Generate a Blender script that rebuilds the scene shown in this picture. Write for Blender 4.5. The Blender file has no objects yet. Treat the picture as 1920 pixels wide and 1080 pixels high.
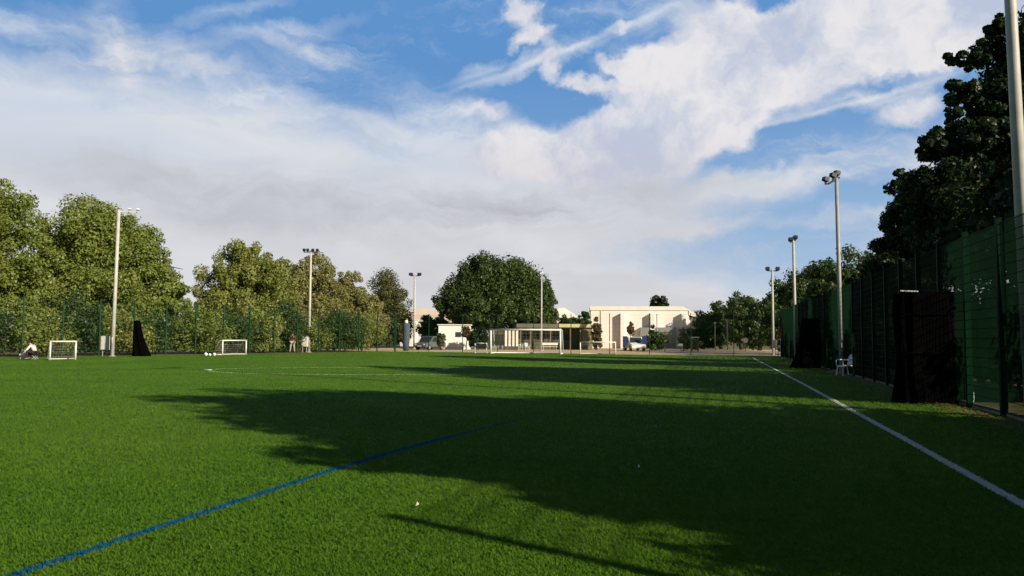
import bpy, bmesh, math, random
import numpy as np
from mathutils import Vector, Matrix
R = math.radians
random.seed(7)
rng = np.random.default_rng(7)
S = bpy.context.scene
COL = S.collection

# ------------------------------------------------------------------ camera
CAM_H = 1.5
PITCH, ROLL, FPX = 3.54, 0.35, 1500.0
cd = bpy.data.cameras.new('camera'); cam = bpy.data.objects.new('camera', cd); COL.objects.link(cam)
cam.location = (0, 0, CAM_H)
CR = Matrix.Rotation(R(90 + PITCH), 3, 'X') @ Matrix.Rotation(R(ROLL), 3, 'Z')
cam.rotation_euler = CR.to_euler()
cd.sensor_width = 36; cd.lens = 36 * FPX / 1920
cd.clip_end = 3000; cd.clip_start = 0.05
S.camera = cam
S.view_settings.view_transform = 'Standard'; S.view_settings.look = 'None'
S.view_settings.exposure = 0.4; S.view_settings.gamma = 1

def ray(px, py):                       # photograph pixel -> world direction (used to place things at their real spots)
    return CR @ Vector(((px - 960) / FPX, (540 - py) / FPX, -1))
def G(px, py):                         # point on the ground
    d = ray(px, py); t = -CAM_H / d.z
    return Vector((d.x * t, d.y * t, 0))
def W(px, py, D):                      # point at ground distance D (world Y)
    d = ray(px, py); t = D / d.y
    return Vector((d.x * t, D, CAM_H + d.z * t))

# ------------------------------------------------------------------ sun + sky
SUN_AZ, SUN_EL = 130.0, 23.5           # azimuth clockwise from +Y
sh = Vector((math.sin(R(SUN_AZ)) * math.cos(R(SUN_EL)), math.cos(R(SUN_AZ)) * math.cos(R(SUN_EL)), math.sin(R(SUN_EL))))
sd = bpy.data.lights.new('sun', 'SUN'); sun = bpy.data.objects.new('sun', sd); COL.objects.link(sun)
sd.energy = 5.0; sd.angle = R(0.53); sd.color = (1.0, 0.87, 0.66)
sun.rotation_euler = sh.to_track_quat('Z', 'Y').to_euler()
sun.location = (40, -40, 40)

world = bpy.data.worlds.new('World'); S.world = world; world.use_nodes = True
wt = world.node_tree; wt.nodes.clear()
def N(tree, typ, **kw):
    n = tree.nodes.new(typ)
    for k, v in kw.items():
        if k.startswith('_'): setattr(n, k[1:], v)
    return n
class NT:                              # tiny node-writing helper
    def __init__(s, tree): s.t = tree
    def put(s, sock, v):
        if hasattr(v, 'is_linked') or isinstance(v, bpy.types.NodeSocket): s.t.links.new(v, sock)
        else: sock.default_value = v
    def math(s, op, a, b=0.0, c=0.0, clamp=False):
        n = s.t.nodes.new('ShaderNodeMath'); n.operation = op; n.use_clamp = clamp
        for i, v in enumerate((a, b, c)):
            s.put(n.inputs[i], v)
        return n.outputs[0]
    def comb(s, x, y, z=0.0):
        n = s.t.nodes.new('ShaderNodeCombineXYZ')
        for i, v in enumerate((x, y, z)): s.put(n.inputs[i], v)
        return n.outputs[0]
    def noise(s, vec, scale, detail=5, rough=0.55, dist=0.0, col=False):
        n = s.t.nodes.new('ShaderNodeTexNoise'); s.put(n.inputs['Vector'], vec)
        n.inputs['Scale'].default_value = scale; n.inputs['Detail'].default_value = detail
        n.inputs['Roughness'].default_value = rough; n.inputs['Distortion'].default_value = dist
        return n.outputs['Color' if col else 'Fac']
    def mapr(s, v, a, b, c=0.0, d=1.0, smooth=True):
        n = s.t.nodes.new('ShaderNodeMapRange'); n.interpolation_type = 'SMOOTHSTEP' if smooth else 'LINEAR'
        s.put(n.inputs[0], v)
        for i, x in enumerate((a, b, c, d)): s.put(n.inputs[i + 1], x)
        return n.outputs[0]
    def mix(s, f, a, b, mode='MIX'):
        n = s.t.nodes.new('ShaderNodeMix'); n.data_type = 'RGBA'; n.blend_type = mode
        s.put(n.inputs[0], f)
        for i, v in ((6, a), (7, b)):
            if isinstance(v, tuple): v = tuple(v) + ((1,) if len(v) == 3 else ())
            s.put(n.inputs[i], v)
        return n.outputs[2]
w = NT(wt)
tc = wt.nodes.new('ShaderNodeTexCoord')
sep = wt.nodes.new('ShaderNodeSeparateXYZ'); wt.links.new(tc.outputs['Generated'], sep.inputs[0])
AZ = w.math('ARCTAN2', sep.outputs[0], sep.outputs[1]); EL = w.math('ARCSINE', sep.outputs[2])
sky = wt.nodes.new('ShaderNodeTexSky'); sky.sky_type = 'NISHITA'; sky.sun_disc = False
sky.sun_elevation = R(SUN_EL); sky.sun_rotation = R(SUN_AZ)
sky.air_density = 1.0; sky.dust_density = 0.4; sky.ozone_density = 2.0
def srgb(r, g, b):
    f = lambda c: (c / 255) / 12.92 if c / 255 <= .04045 else ((c / 255 + .055) / 1.055) ** 2.4
    return (f(r), f(g), f(b))
P0 = w.comb(AZ, EL)
wn1 = w.noise(P0, 9.0, 6, 0.6, 0.0, True)
def vadd(a, b, sc):
    n = wt.nodes.new('ShaderNodeVectorMath'); n.operation = 'SUBTRACT'; wt.links.new(a, n.inputs[0]); n.inputs[1].default_value = (.5, .5, .5)
    m = wt.nodes.new('ShaderNodeVectorMath'); m.operation = 'MULTIPLY_ADD'
    wt.links.new(n.outputs[0], m.inputs[0]); m.inputs[1].default_value = (sc, sc, 0); wt.links.new(b, m.inputs[2])
    return m.outputs[0]
PW = vadd(wn1, P0, 0.085)
wn2 = w.noise(P0, 30.0, 5, 0.6, 0.0, True)
PF = vadd(wn2, vadd(wn1, P0, 0.05), 0.035)
def sky_ang(px, py):
    d = ray(px, py).normalized()
    return math.atan2(d.x, d.y), math.asin(d.z)
def blob(P, px, py, rx, ry, rot=0, wgt=1.0):
    a, e = sky_ang(px, py)
    m = wt.nodes.new('ShaderNodeMapping'); m.vector_type = 'TEXTURE'; wt.links.new(P, m.inputs[0])
    m.inputs[1].default_value = (a, e, 0); m.inputs[2].default_value = (0, 0, R(rot)); m.inputs[3].default_value = (rx / 1500, ry / 1500, 1)
    g = wt.nodes.new('ShaderNodeTexGradient'); g.gradient_type = 'SPHERICAL'; wt.links.new(m.outputs[0], g.inputs[0])
    return g.outputs['Fac'], wgt
def total(P, lst):
    acc = None
    for b in lst:
        o, wg = blob(P, *b)
        acc = w.math('MULTIPLY', o, wg) if acc is None else w.math('MULTIPLY_ADD', o, wg, acc)
    return acc
# veil of high cloud (soft, streaky): everything below a line that slopes up to the left, with blue openings
a0, e0 = sky_ang(0, 60); a1, e1 = sky_ang(900, 190)
slope = (e1 - e0) / (a1 - a0)
edge = w.math('MULTIPLY_ADD', w.math('SUBTRACT', AZ, a0), slope, e0)
below = w.mapr(w.math('SUBTRACT', edge, EL), -0.05, 0.09)
streakP = wt.nodes.new('ShaderNodeMapping'); wt.links.new(PW, streakP.inputs[0])
streakP.inputs[2].default_value = (0, 0, R(-8)); streakP.inputs[3].default_value = (3.0, 11.0, 1)
sn = w.noise(streakP.outputs[0], 1.6, 7, 0.62, 0.3)
bigP = wt.nodes.new('ShaderNodeMapping'); wt.links.new(P0, bigP.inputs[0]); bigP.inputs[3].default_value = (2.2, 6.5, 1)
bn = w.noise(bigP.outputs[0], 1.7, 4, 0.55, 0.4)
holes = total(PW, [
    (1010, 195, 180, 50, -8, 1.3), (700, 275, 170, 50, -15, .5), (1420, 285, 220, 60, 14, 1.6), (1620, 215, 260, 55, 16, 1.6),
    (1480, 440, 420, 120, 4, 1.5), (1650, 330, 260, 120, 10, .9), (1330, 250, 120, 60, 10, .6), (1240, 205, 60, 50, 0, .7), (1560, 500, 200, 60, 3, .5),
    (860, 60, 420, 120, 0, 1.2), (760, 190, 300, 60, -14, .55), (90, 30, 220, 60, 5, .9), (470, 40, 420, 100, -4, 1.0), (1500, 200, 160, 50, 20, 1.0)])
veil_raw = w.math('SUBTRACT', w.math('MULTIPLY', below, 1.15), w.math('MULTIPLY', holes, 0.8))
veil_raw = w.math('MULTIPLY_ADD', w.math('SUBTRACT', sn, 0.5), 1.1, veil_raw)
veil = w.mapr(veil_raw, 0.0, 1.05)
wisps = total(PF, [(330, 100, 260, 40, -10, .55), (520, 60, 200, 22, 14, .4), (420, 25, 160, 18, 20, .35), (640, 110, 220, 26, -14, .45), (1560, 330, 260, 26, 8, .5), (1640, 400, 220, 22, 6, .45), (1480, 300, 200, 20, 14, .4), (900, 120, 60, 16, 25, .4), (1330, 430, 240, 22, 4, .4), (225, 60, 45, 110, 12, .55), (60, 55, 160, 35, -8, .5), (1080, 85, 330, 22, 18, .75), (1180, 10, 160, 40, 10, .5), (870, 215, 160, 40, -12, .6),
                   (1590, 195, 260, 18, 11, .6), (660, 150, 320, 40, -12, .35), (1230, 60, 170, 30, 25, .45)])
wisps = w.math('MULTIPLY', wisps, w.mapr(sn, 0.28, 0.62))
hairP = wt.nodes.new('ShaderNodeMapping'); wt.links.new(PF, hairP.inputs[0]); hairP.inputs[2].default_value = (0, 0, R(-12)); hairP.inputs[3].default_value = (2.2, 9.0, 1)
hair = w.mapr(w.noise(hairP.outputs[0], 2.6, 7, 0.66, 0.5), .50, .82)
wisps = w.math('MULTIPLY_ADD', hair, .42, wisps)
trail = total(vadd(wn2, P0, 0.008), [(1050, 98, 250, 8, 19, .36), (1180, 50, 120, 10, 20, .25), (1590, 196, 230, 7, 10, .42), (1450, 228, 90, 9, 14, .25), (905, 138, 120, 7, 17, .22)])
wisps = w.math('MULTIPLY_ADD', trail, 1.0, wisps)
veil = w.math('ADD', veil, w.math('MULTIPLY', wisps, 1.3), 0, True)
# bright broken cumulus
cum_list = [(1150, 275, 330, 85, 6, 1.6), (1030, 290, 230, 55, -3, .9), (1270, 165, 170, 110, 20, 1.5), (1440, 130, 240, 115, 12, 1.4), (1640, 60, 330, 110, 8, 1.4),
            (1850, 30, 260, 100, 0, 1.2), (1340, 25, 100, 60, 0, 1.1), (1330, 235, 150, 70, 25, .8), (1480, 60, 180, 80, 0, .9), (1200, 120, 60, 50, 0, .9),
            (975, 25, 62, 34, 0, 1.25), (1002, 70, 62, 26, 15, 1.1), (1030, 115, 24, 40, 0, 1.1), (1092, 152, 72, 28, -8, 1.25), (1140, 112, 40, 26, 0, 1.1), (1160, 48, 60, 16, 20, .8),
            (1690, 200, 100, 42, 8, 1.0), (900, 215, 80, 34, 0, .7)]
cn = w.noise(PF, 13.0, 7, 0.6, 0.2)
cum_raw = w.math('MULTIPLY_ADD', w.math('SUBTRACT', cn, 0.5), 1.15, total(PF, cum_list))
cum = w.math('MULTIPLY', w.mapr(cum_raw, 0.16, 0.80), .96)
# colours: lit tops, lavender grey bases low in the sky
lowf = w.mapr(EL, 0.30, 0.06)
veil_col = w.mix(lowf, srgb(206, 217, 232), srgb(212, 209, 211))
veil_col = w.mix(w.mapr(bn, 0.35, 0.68), veil_col, srgb(224, 225, 228))
grey = total(PW, [(700, 395, 700, 95, -3, .9), (1100, 370, 420, 60, 5, 1.0), (300, 350, 420, 70, -8, .5), (1100, 520, 500, 40, 0, .4)])
veil_col = w.mix(w.math('MULTIPLY', grey, w.mapr(sn, .3, .7), 0, True), veil_col, srgb(188, 187, 192))
cn2 = w.noise(PF, 7.0, 6, 0.62, 0.1)
cum_col = w.mix(w.mapr(cn2, 0.36, 0.60), srgb(188, 198, 219), srgb(236, 233, 234))
under = w.mapr(EL, 0.27, 0.19)
cum_col = w.mix(w.math('MULTIPLY', under, .35), cum_col, srgb(200, 192, 202))
back = w.mapr(sep.outputs[1], 0.35, 0.70)             # the cloud bank is only in this half of the sky; overhead and behind it is clear
lowsky = w.mapr(EL, 0.58, 0.44)
mask = w.math('MULTIPLY', back, lowsky)
BLUE = w.mix(w.mapr(EL, 0.02, 0.36), (0.36, 0.52, 0.72), (0.115, 0.29, 0.60))
skyn = wt.nodes.new('ShaderNodeBackground'); wt.links.new(sky.outputs[0], skyn.inputs[0]); skyn.inputs[1].default_value = 0.05
col1 = w.mix(w.math('MULTIPLY', veil, .93), BLUE, veil_col)
col2 = w.mix(cum, col1, cum_col)
cb = wt.nodes.new('ShaderNodeBackground'); wt.links.new(col2, cb.inputs[0]); cb.inputs[1].default_value = 0.76
mx = wt.nodes.new('ShaderNodeMixShader'); wt.links.new(mask, mx.inputs[0]); wt.links.new(skyn.outputs[0], mx.inputs[1]); wt.links.new(cb.outputs[0], mx.inputs[2])
wo = wt.nodes.new('ShaderNodeOutputWorld'); wt.links.new(mx.outputs[0], wo.inputs[0])

# ------------------------------------------------------------------ materials
def mat(name, col, rough=0.8, metal=0.0, noise=None, amt=0.25, bump=0.0, bscale=30, spec=0.3, col2=None, detail=5, trans=0.0):
    m = bpy.data.materials.new(name); m.use_nodes = True; t = m.node_tree; n = NT(t)
    b = t.nodes['Principled BSDF']
    b.inputs['Roughness'].default_value = rough; b.inputs['Metallic'].default_value = metal
    b.inputs['Specular IOR Level'].default_value = spec
    c4 = tuple(col) + (1,)
    tcn = t.nodes.new('ShaderNodeTexCoord')
    if noise:
        f = n.mapr(n.noise(tcn.outputs['Object'], noise, detail, .6), .3, .7)
        second = col2 if col2 else tuple(c * (1 - amt) for c in col)
        t.links.new(n.mix(f, tuple(col), tuple(second)), b.inputs['Base Color'])
    else: b.inputs['Base Color'].default_value = c4
    if bump:
        bp = t.nodes.new('ShaderNodeBump'); bp.inputs['Strength'].default_value = bump; bp.inputs['Distance'].default_value = .02
        t.links.new(n.noise(tcn.outputs['Object'], bscale, 4, .6), bp.inputs['Height']); t.links.new(bp.outputs[0], b.inputs['Normal'])
    return m
def leaf_mat(name, c1, c2, c3, tr=0.42, clump=0.5):
    m = bpy.data.materials.new(name); m.use_nodes = True; t = m.node_tree; n = NT(t)
    t.nodes.remove(t.nodes['Principled BSDF'])
    geo = t.nodes.new('ShaderNodeNewGeometry'); tcn = t.nodes.new('ShaderNodeTexCoord')
    f = n.mapr(n.noise(tcn.outputs['Object'], clump, 3, .6), .35, .65)
    c = n.mix(f, c1, c2)
    c = n.mix(n.math('MULTIPLY', geo.outputs['Random Per Island'], .38), c, c3)
    d = t.nodes.new('ShaderNodeBsdfDiffuse'); tl = t.nodes.new('ShaderNodeBsdfTranslucent'); gl = t.nodes.new('ShaderNodeBsdfGlossy')
    gl.inputs['Roughness'].default_value = .45; gl.inputs[0].default_value = (.5, .5, .5, 1)
    t.links.new(c, d.inputs[0]); t.links.new(c, tl.inputs[0])
    m1 = t.nodes.new('ShaderNodeMixShader'); m1.inputs[0].default_value = tr; t.links.new(d.outputs[0], m1.inputs[1]); t.links.new(tl.outputs[0], m1.inputs[2])
    m2 = t.nodes.new('ShaderNodeMixShader'); m2.inputs[0].default_value = .04; t.links.new(m1.outputs[0], m2.inputs[1]); t.links.new(gl.outputs[0], m2.inputs[2])
    t.links.new(m2.outputs[0], t.nodes['Material Output'].inputs[0])
    return m
M = {}
M['galv'] = mat('galvanised', (.50, .50, .47), .5, .0, 3, .2)
M['mast_shaded'] = mat('mast_shade_grey', (.36, .37, .36), .5, .0, 3, .2)  # darker copy of the galvanised tone, shade put into the colour
M['lamp'] = mat('lamp_black', (.02, .025, .03), .5)
M['lamp_pale'] = mat('lamp_pale', (.55, .55, .52), .5)
M['glass'] = mat('glass', (.03, .035, .04), .08, spec=.8)
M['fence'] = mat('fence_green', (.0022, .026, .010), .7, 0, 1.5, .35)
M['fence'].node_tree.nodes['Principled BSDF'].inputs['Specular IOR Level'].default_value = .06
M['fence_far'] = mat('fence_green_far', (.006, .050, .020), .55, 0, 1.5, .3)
M['white'] = mat('white_paint', (.78, .77, .72), .5, 0, 2, .12)
M['netw'] = mat('net_cord', (.40, .39, .36), .95)
M['black'] = mat('black_netting', (.003, .003, .0035), .98, 0, 4, .4, .6, 25, .0)
M['plastic'] = mat('white_plastic', (.75, .76, .75), .4)
M['bark'] = mat('bark', (.07, .052, .038), .9, 0, 4, .5, .5, 12)
M['wall_white'] = mat('wall_white', (.86, .81, .76), .8, 0, .5, .1)
M['wall_pink'] = mat('wall_pink', (.74, .62, .54), .8, 0, .5, .12)
M['outwall'] = mat('outbuilding_wall', (.86, .85, .82), .8, 0, .5, .06)
M['roof_pale'] = mat('roof_pale', (.80, .76, .68), .7, 0, .5, .1)
M['grey_wall'] = mat('grey_wall', (.26, .27, .25), .8, 0, .6, .2)
M['dark_wall'] = mat('dark_wall', (.10, .095, .08), .85, 0, 1, .3)
M['timber'] = mat('timber', (.22, .20, .11), .8, 0, 2, .35)
M['fascia'] = mat('fascia', (.50, .48, .26), .7, 0, 1.5, .15)
M['felt'] = mat('roof_felt', (.14, .14, .11), .9, 0, 1, .25)
M['blue_car'] = mat('blue_paint', (.02, .035, .12), .3, spec=.6)
M['grey_car'] = mat('grey_paint', (.10, .12, .13), .3, spec=.6)
M['white_car'] = mat('white_car_paint', (.80, .79, .77), .3, spec=.6)
M['tyre'] = mat('tyre', (.02, .02, .02), .9)
M['rim'] = mat('rim', (.5, .5, .5), .35, .6)
M['lampglass'] = mat('headlamp_glass', (.7, .72, .74), .15, spec=.8)
M['skin'] = mat('skin', (.42, .25, .17), .6)
M['hair'] = mat('hair', (.03, .02, .015), .8)
M['maroon'] = mat('maroon_cloth', (.13, .035, .035), .9, 0, 6, .3)
M['darkcloth'] = mat('dark_cloth', (.03, .022, .028), .9, 0, 6, .3)
M['whitecloth'] = mat('white_cloth', (.62, .61, .62), .9, 0, 5, .15)
M['stone_cloth'] = mat('beige_cloth', (.42, .38, .30), .9)
M['red'] = mat('red_paint', (.55, .05, .05), .5)
M['bluegrey'] = mat('blue_grey_cloth', (.07, .095, .14), .8, 0, 3, .25)
M['ball'] = mat('ball_white', (.8, .8, .76), .5)
M['concrete'] = mat('concrete', (.24, .22, .17), .9, 0, 3, .3, .3, 20)

# ------------------------------------------------------------------ mesh helpers
class MB:
    def __init__(s): s.v = []; s.f = []
    def add(s, vs, fs):
        o = len(s.v); s.v += [tuple(x) for x in vs]; s.f += [tuple(i + o for i in f) for f in fs]; return s
    def box(s, c, d, rz=0, M3=None):
        hx, hy, hz = d[0] / 2, d[1] / 2, d[2] / 2
        m = M3 if M3 is not None else Matrix.Rotation(rz, 3, 'Z'); c = Vector(c)
        vs = [c + m @ Vector((x * hx, y * hy, z * hz)) for x in (-1, 1) for y in (-1, 1) for z in (-1, 1)]
        return s.add(vs, [(0, 1, 3, 2), (4, 6, 7, 5), (0, 4, 5, 1), (2, 3, 7, 6), (0, 2, 6, 4), (1, 5, 7, 3)])
    def tube(s, pts, rad, n=8, cap=True):
        pts = [Vector(p) for p in pts]
        if not isinstance(rad, (list, tuple)): rad = [rad] * len(pts)
        o = len(s.v); up = None
        for i, p in enumerate(pts):
            d = (pts[min(i + 1, len(pts) - 1)] - pts[max(i - 1, 0)]).normalized()
            if up is None: up = d.orthogonal().normalized()
            up = (up - d * up.dot(d)).normalized(); sd_ = d.cross(up)
            for k in range(n):
                a = 2 * math.pi * (k + .5) / n
                s.v.append(tuple(p + (up * math.cos(a) + sd_ * math.sin(a)) * rad[i]))
        for i in range(len(pts) - 1):
            for k in range(n):
                a = o + i * n + k; b = o + i * n + (k + 1) % n
                s.f.append((a, b, b + n, a + n))
        if cap:
            s.f.append(tuple(o + k for k in reversed(range(n)))); e = o + (len(pts) - 1) * n; s.f.append(tuple(e + k for k in range(n)))
        return s
    def sphere(s, c, r, n=12, m=8):
        r = r if isinstance(r, (list, tuple)) else (r, r, r); vs = []; fs = []
        for j in range(m + 1):
            th = math.pi * j / m
            for k in range(n):
                a = 2 * math.pi * k / n; vs.append((c[0] + r[0] * math.sin(th) * math.cos(a), c[1] + r[1] * math.sin(th) * math.sin(a), c[2] + r[2] * math.cos(th)))
        for j in range(m):
            for k in range(n): fs.append((j * n + k, (j + 1) * n + k, (j + 1) * n + (k + 1) % n, j * n + (k + 1) % n))
        return s.add(vs, fs)
    def prism(s, prof, y0, y1, axis='y'):      # profile in (x, z), extruded along y
        n = len(prof); vs = [(x, y0, z) for x, z in prof] + [(x, y1, z) for x, z in prof]
        fs = [(i, (i + 1) % n, (i + 1) % n + n, i + n) for i in range(n)] + [tuple(reversed(range(n))), tuple(range(n, 2 * n))]
        return s.add(vs, fs)
    def build(s, name, material, parent=None, smooth=False, bevel=0, label=None):
        me = bpy.data.meshes.new(name); me.from_pydata(s.v, [], s.f); me.validate(); me.update()
        bm = bmesh.new(); bm.from_mesh(me); bmesh.ops.recalc_face_normals(bm, faces=bm.faces)
        if bevel: bmesh.ops.bevel(bm, geom=bm.edges[:], offset=bevel, segments=2, affect='EDGES')
        bm.to_mesh(me); bm.free()
        if smooth:
            for p in me.polygons: p.use_smooth = True
        me.materials.append(material)
        o = bpy.data.objects.new(name, me); COL.objects.link(o)
        if parent: o.parent = parent
        if label: o['label'] = label
        return o
def thing(name, label, cat, loc=(0, 0, 0), rz=0, group=None):
    o = bpy.data.objects.new(name, None); COL.objects.link(o); o.empty_display_size = .2
    o.location = loc; o.rotation_euler = (0, 0, rz); o['label'] = label; o['category'] = cat
    if group: o['group'] = group
    return o
def tag(o, label=None, cat=None, group=None, kind=None):
    if label: o['label'] = label
    if cat: o['category'] = cat
    if group: o['group'] = group
    if kind: o['kind'] = kind
    return o
def np_mesh(name, V, F, material, parent=None, quad=True):
    me = bpy.data.meshes.new(name); k = F.shape[1]
    me.vertices.add(len(V)); me.vertices.foreach_set('co', V.astype(np.float32).ravel())
    me.loops.add(F.size); me.loops.foreach_set('vertex_index', F.astype(np.int32).ravel())
    me.polygons.add(len(F)); me.polygons.foreach_set('loop_start', np.arange(0, F.size, k, dtype=np.int32))
    me.polygons.foreach_set('loop_total', np.full(len(F), k, dtype=np.int32))
    me.update(calc_edges=True); me.validate(); me.materials.append(material)
    o = bpy.data.objects.new(name, me); COL.objects.link(o)
    if parent: o.parent = parent
    return o
def link_copy(src, parent=None):
    c = src.copy(); COL.objects.link(c); c.parent = parent
    for ch in [x for x in bpy.data.objects if x.parent == src]: link_copy(ch, c)
    return c

# ------------------------------------------------------------------ layout anchors
FR0, FR1 = G(1860, 775), G(1465, 668.5)         # right fence line
fdir = (FR1 - FR0).normalized()
FRN = FR0 - fdir * 16.15                          # its near end, beside the camera
FC = G(742, 659)                                 # far left corner
FL0 = G(0, 671)
ldir = (FL0 - FC).normalized()
FLN = FL0 + ldir * 14                            # left fence, run on beyond the frame

# ------------------------------------------------------------------ ground
def turf_color(n, t, geo_pos):
    big = n.mapr(n.noise(geo_pos, .22, 4, .6), .3, .7)
    mid = n.mapr(n.noise(geo_pos, 2.2, 5, .65), .3, .72)
    c = n.mix(big, (.078, .190, .016), (.128, .232, .024))
    c = n.mix(n.math('MULTIPLY', mid, .5), c, (.055, .152, .012))
    return c
def turf_ground_mat():
    m = bpy.data.materials.new('turf'); m.use_nodes = True; t = m.node_tree; n = NT(t); b = t.nodes['Principled BSDF']
    geo = t.nodes.new('ShaderNodeNewGeometry'); pos = geo.outputs['Position']
    c = turf_color(n, t, pos)
    fine = n.noise(pos, 38, 4, .7)
    c = n.mix(n.mapr(fine, .35, .7), n.mix(.5, c, (.03, .075, .006)), c)
    t.links.new(c, b.inputs['Base Color']); b.inputs['Roughness'].default_value = .85; b.inputs['Specular IOR Level'].default_value = .15
    bp = t.nodes.new('ShaderNodeBump'); bp.inputs['Strength'].default_value = .7; bp.inputs['Distance'].default_value = .03
    t.links.new(n.noise(pos, 30, 5, .7), bp.inputs['Height']); t.links.new(bp.outputs[0], b.inputs['Normal'])
    return m
def blade_mat(name, c_override=None):
    m = bpy.data.materials.new(name); m.use_nodes = True; t = m.node_tree; n = NT(t); t.nodes.remove(t.nodes['Principled BSDF'])
    geo = t.nodes.new('ShaderNodeNewGeometry')
    if c_override is None:
        c = turf_color(n, t, geo.outputs['Position'])
        c = n.mix(n.mapr(geo.outputs['Random Per Island'], .0, 1.0, 0, .35, False), c, (.118, .235, .030))
    else:
        c = n.mix(geo.outputs['Random Per Island'], c_override[0], c_override[1])
    d = t.nodes.new('ShaderNodeBsdfDiffuse'); tl = t.nodes.new('ShaderNodeBsdfTranslucent'); t.links.new(c, d.inputs[0]); t.links.new(c, tl.inputs[0])
    m1 = t.nodes.new('ShaderNodeMixShader'); m1.inputs[0].default_value = .42; t.links.new(d.outputs[0], m1.inputs[1]); t.links.new(tl.outputs[0], m1.inputs[2])
    t.links.new(m1.outputs[0], t.nodes['Material Output'].inputs[0])
    return m
M['turf'] = turf_ground_mat(); M['blade'] = blade_mat('turf_blade')
M['blue_turf'] = blade_mat('blue_turf_blade', ((.008, .105, .22), (.016, .15, .28)))
M['white_turf'] = blade_mat('white_turf_blade', ((.62, .66, .62), (.82, .84, .80)))
M['faint_turf'] = blade_mat('faint_turf_blade', ((.34, .42, .25), (.55, .60, .42)))
M['blue_line'] = mat('blue_line', (.010, .11, .22), .9, 0, 30, .4)
M['white_line'] = mat('white_line', (.70, .72, .68), .9, 0, 25, .3)
M['faint_line'] = mat('faint_line', (.26, .32, .17), .9, 0, 6, .5)
M['earth'] = mat('earth', (.115, .125, .045), .95, 0, .35, .4, .4, 6, col2=(.14, .10, .065))
M['path'] = mat('path', (.64, .44, .28), .95, 0, .3, .3, 0, 10, col2=(.46, .37, .22))
M['litter'] = mat('edge_litter', (.20, .15, .06), .95, 0, 5, .5, .5, 20, col2=(.09, .12, .03))

def sheet(name, pts, z, material, kind='structure'):
    me = bpy.data.meshes.new(name); me.from_pydata([(p[0], p[1], z) for p in pts], [], [tuple(range(len(pts)))]); me.update()
    me.materials.append(material); o = bpy.data.objects.new(name, me); COL.objects.link(o)
    bm = bmesh.new(); bm.from_mesh(me); bmesh.ops.recalc_face_normals(bm, faces=bm.faces)
    if bm.faces[:][0].normal.z < 0: bmesh.ops.reverse_faces(bm, faces=bm.faces)
    bm.to_mesh(me); bm.free()
    if kind: o['kind'] = kind
    return o
sheet('ground', [(-900, -300), (900, -300), (900, 1500), (-900, 1500)], -.02, M['earth'])
rp = Vector((fdir.y, -fdir.x, 0))                # to the right of the right fence
lp = Vector((ldir.y, -ldir.x, 0));
lp = lp if lp.x < 0 else -lp
sheet('pitch', [FRN - fdir * 40 + rp * .0, FR1 - rp * .0, FC, FLN + ldir * 60, (-140, -60)], 0, M['turf'])
edir = (FR1 - FC).normalized(); ep = Vector((-edir.y, edir.x, 0)); ep = ep if ep.y > 0 else -ep
sheet('path', [FC - edir * 14 + ep * .4, FR1 + edir * 26 + ep * .4, FR1 + edir * 26 + ep * 46, FC - edir * 14 + ep * 46], -.010, M['path'])
kb = MB(); kl = (FR1 - FRN).length; kc = (FR1 + FRN) / 2
kb.box((kc.x + rp.x * .09, kc.y + rp.y * .09, .03), (.14, kl, .12), math.atan2(-fdir.x, fdir.y))
tag(kb.build('kerb', M['concrete']), kind='structure')
lt = sheet('leaf_litter', [FRN - rp * .75, FR1 - rp * .55, FR1 - rp * .01, FRN - rp * .01], .004, M['litter'], 'stuff'); tag(lt, 'brown leaf litter along the foot of the right hand fence', 'leaf litter')

def strip(pts, wd):
    L = []; Rr = []
    for i, p in enumerate(pts):
        d = (pts[min(i + 1, len(pts) - 1)] - pts[max(i - 1, 0)]).normalized(); nrm = Vector((-d.y, d.x, 0)) * wd / 2
        L.append(p + nrm); Rr.append(p - nrm)
    return L, Rr
def line_mark(name, pts, wd, material, label, z=.005):
    L, Rr = strip(pts, wd); n = len(pts)
    b = MB(); b.add([(p.x, p.y, z) for p in L + Rr], [(i, i + 1, n + i + 1, n + i) for i in range(n - 1)])
    o = b.build(name, material)
    for f in o.data.polygons: pass
    return tag(o, label, 'pitch marking')
bl_pts = [G(-400, 1228), G(35, 1078), G(300, 990), G(480, 931), G(610, 887), G(760, 842), G(850, 818)]
wl_pts = [G(1412, 671.5), G(1500, 717), G(1600, 771.5), G(1700, 826), G(1800, 882), G(1920, 948), G(2100, 1048)]
line_mark('blue_line', bl_pts, .10, M['blue_line'], 'blue painted line running diagonally across the near turf')
line_mark('white_touchline', wl_pts, .115, M['white_line'], 'long straight white touchline beside the right hand fence')
arc = [(760, 689), (600, 689.6), (470, 690.6), (412, 692), (391, 694), (400, 697), (440, 699.8), (540, 702), (680, 703), (840, 702.5)]
line_mark('white_arc', [G(*p) for p in arc], .10, M['faint_line'], 'faint white curved marking on the far left turf')
arc_pts = [G(*p) for p in arc]
b = MB(); c = G(389, 694); b.tube([(c.x, c.y, .0), (c.x, c.y, .035)], .17, 14); tag(b.build('white_spot', M['white_line']), 'bright white spot at the tip of the faint curved marking', 'pitch marking')
b = MB(); c = G(835, 692.5); b.tube([(c.x, c.y, .0), (c.x, c.y, .035)], .15, 14); tag(b.build('white_spot', M['white_line']), 'small white spot in the sunlit turf between the tree shadows', 'pitch marking')

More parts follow.
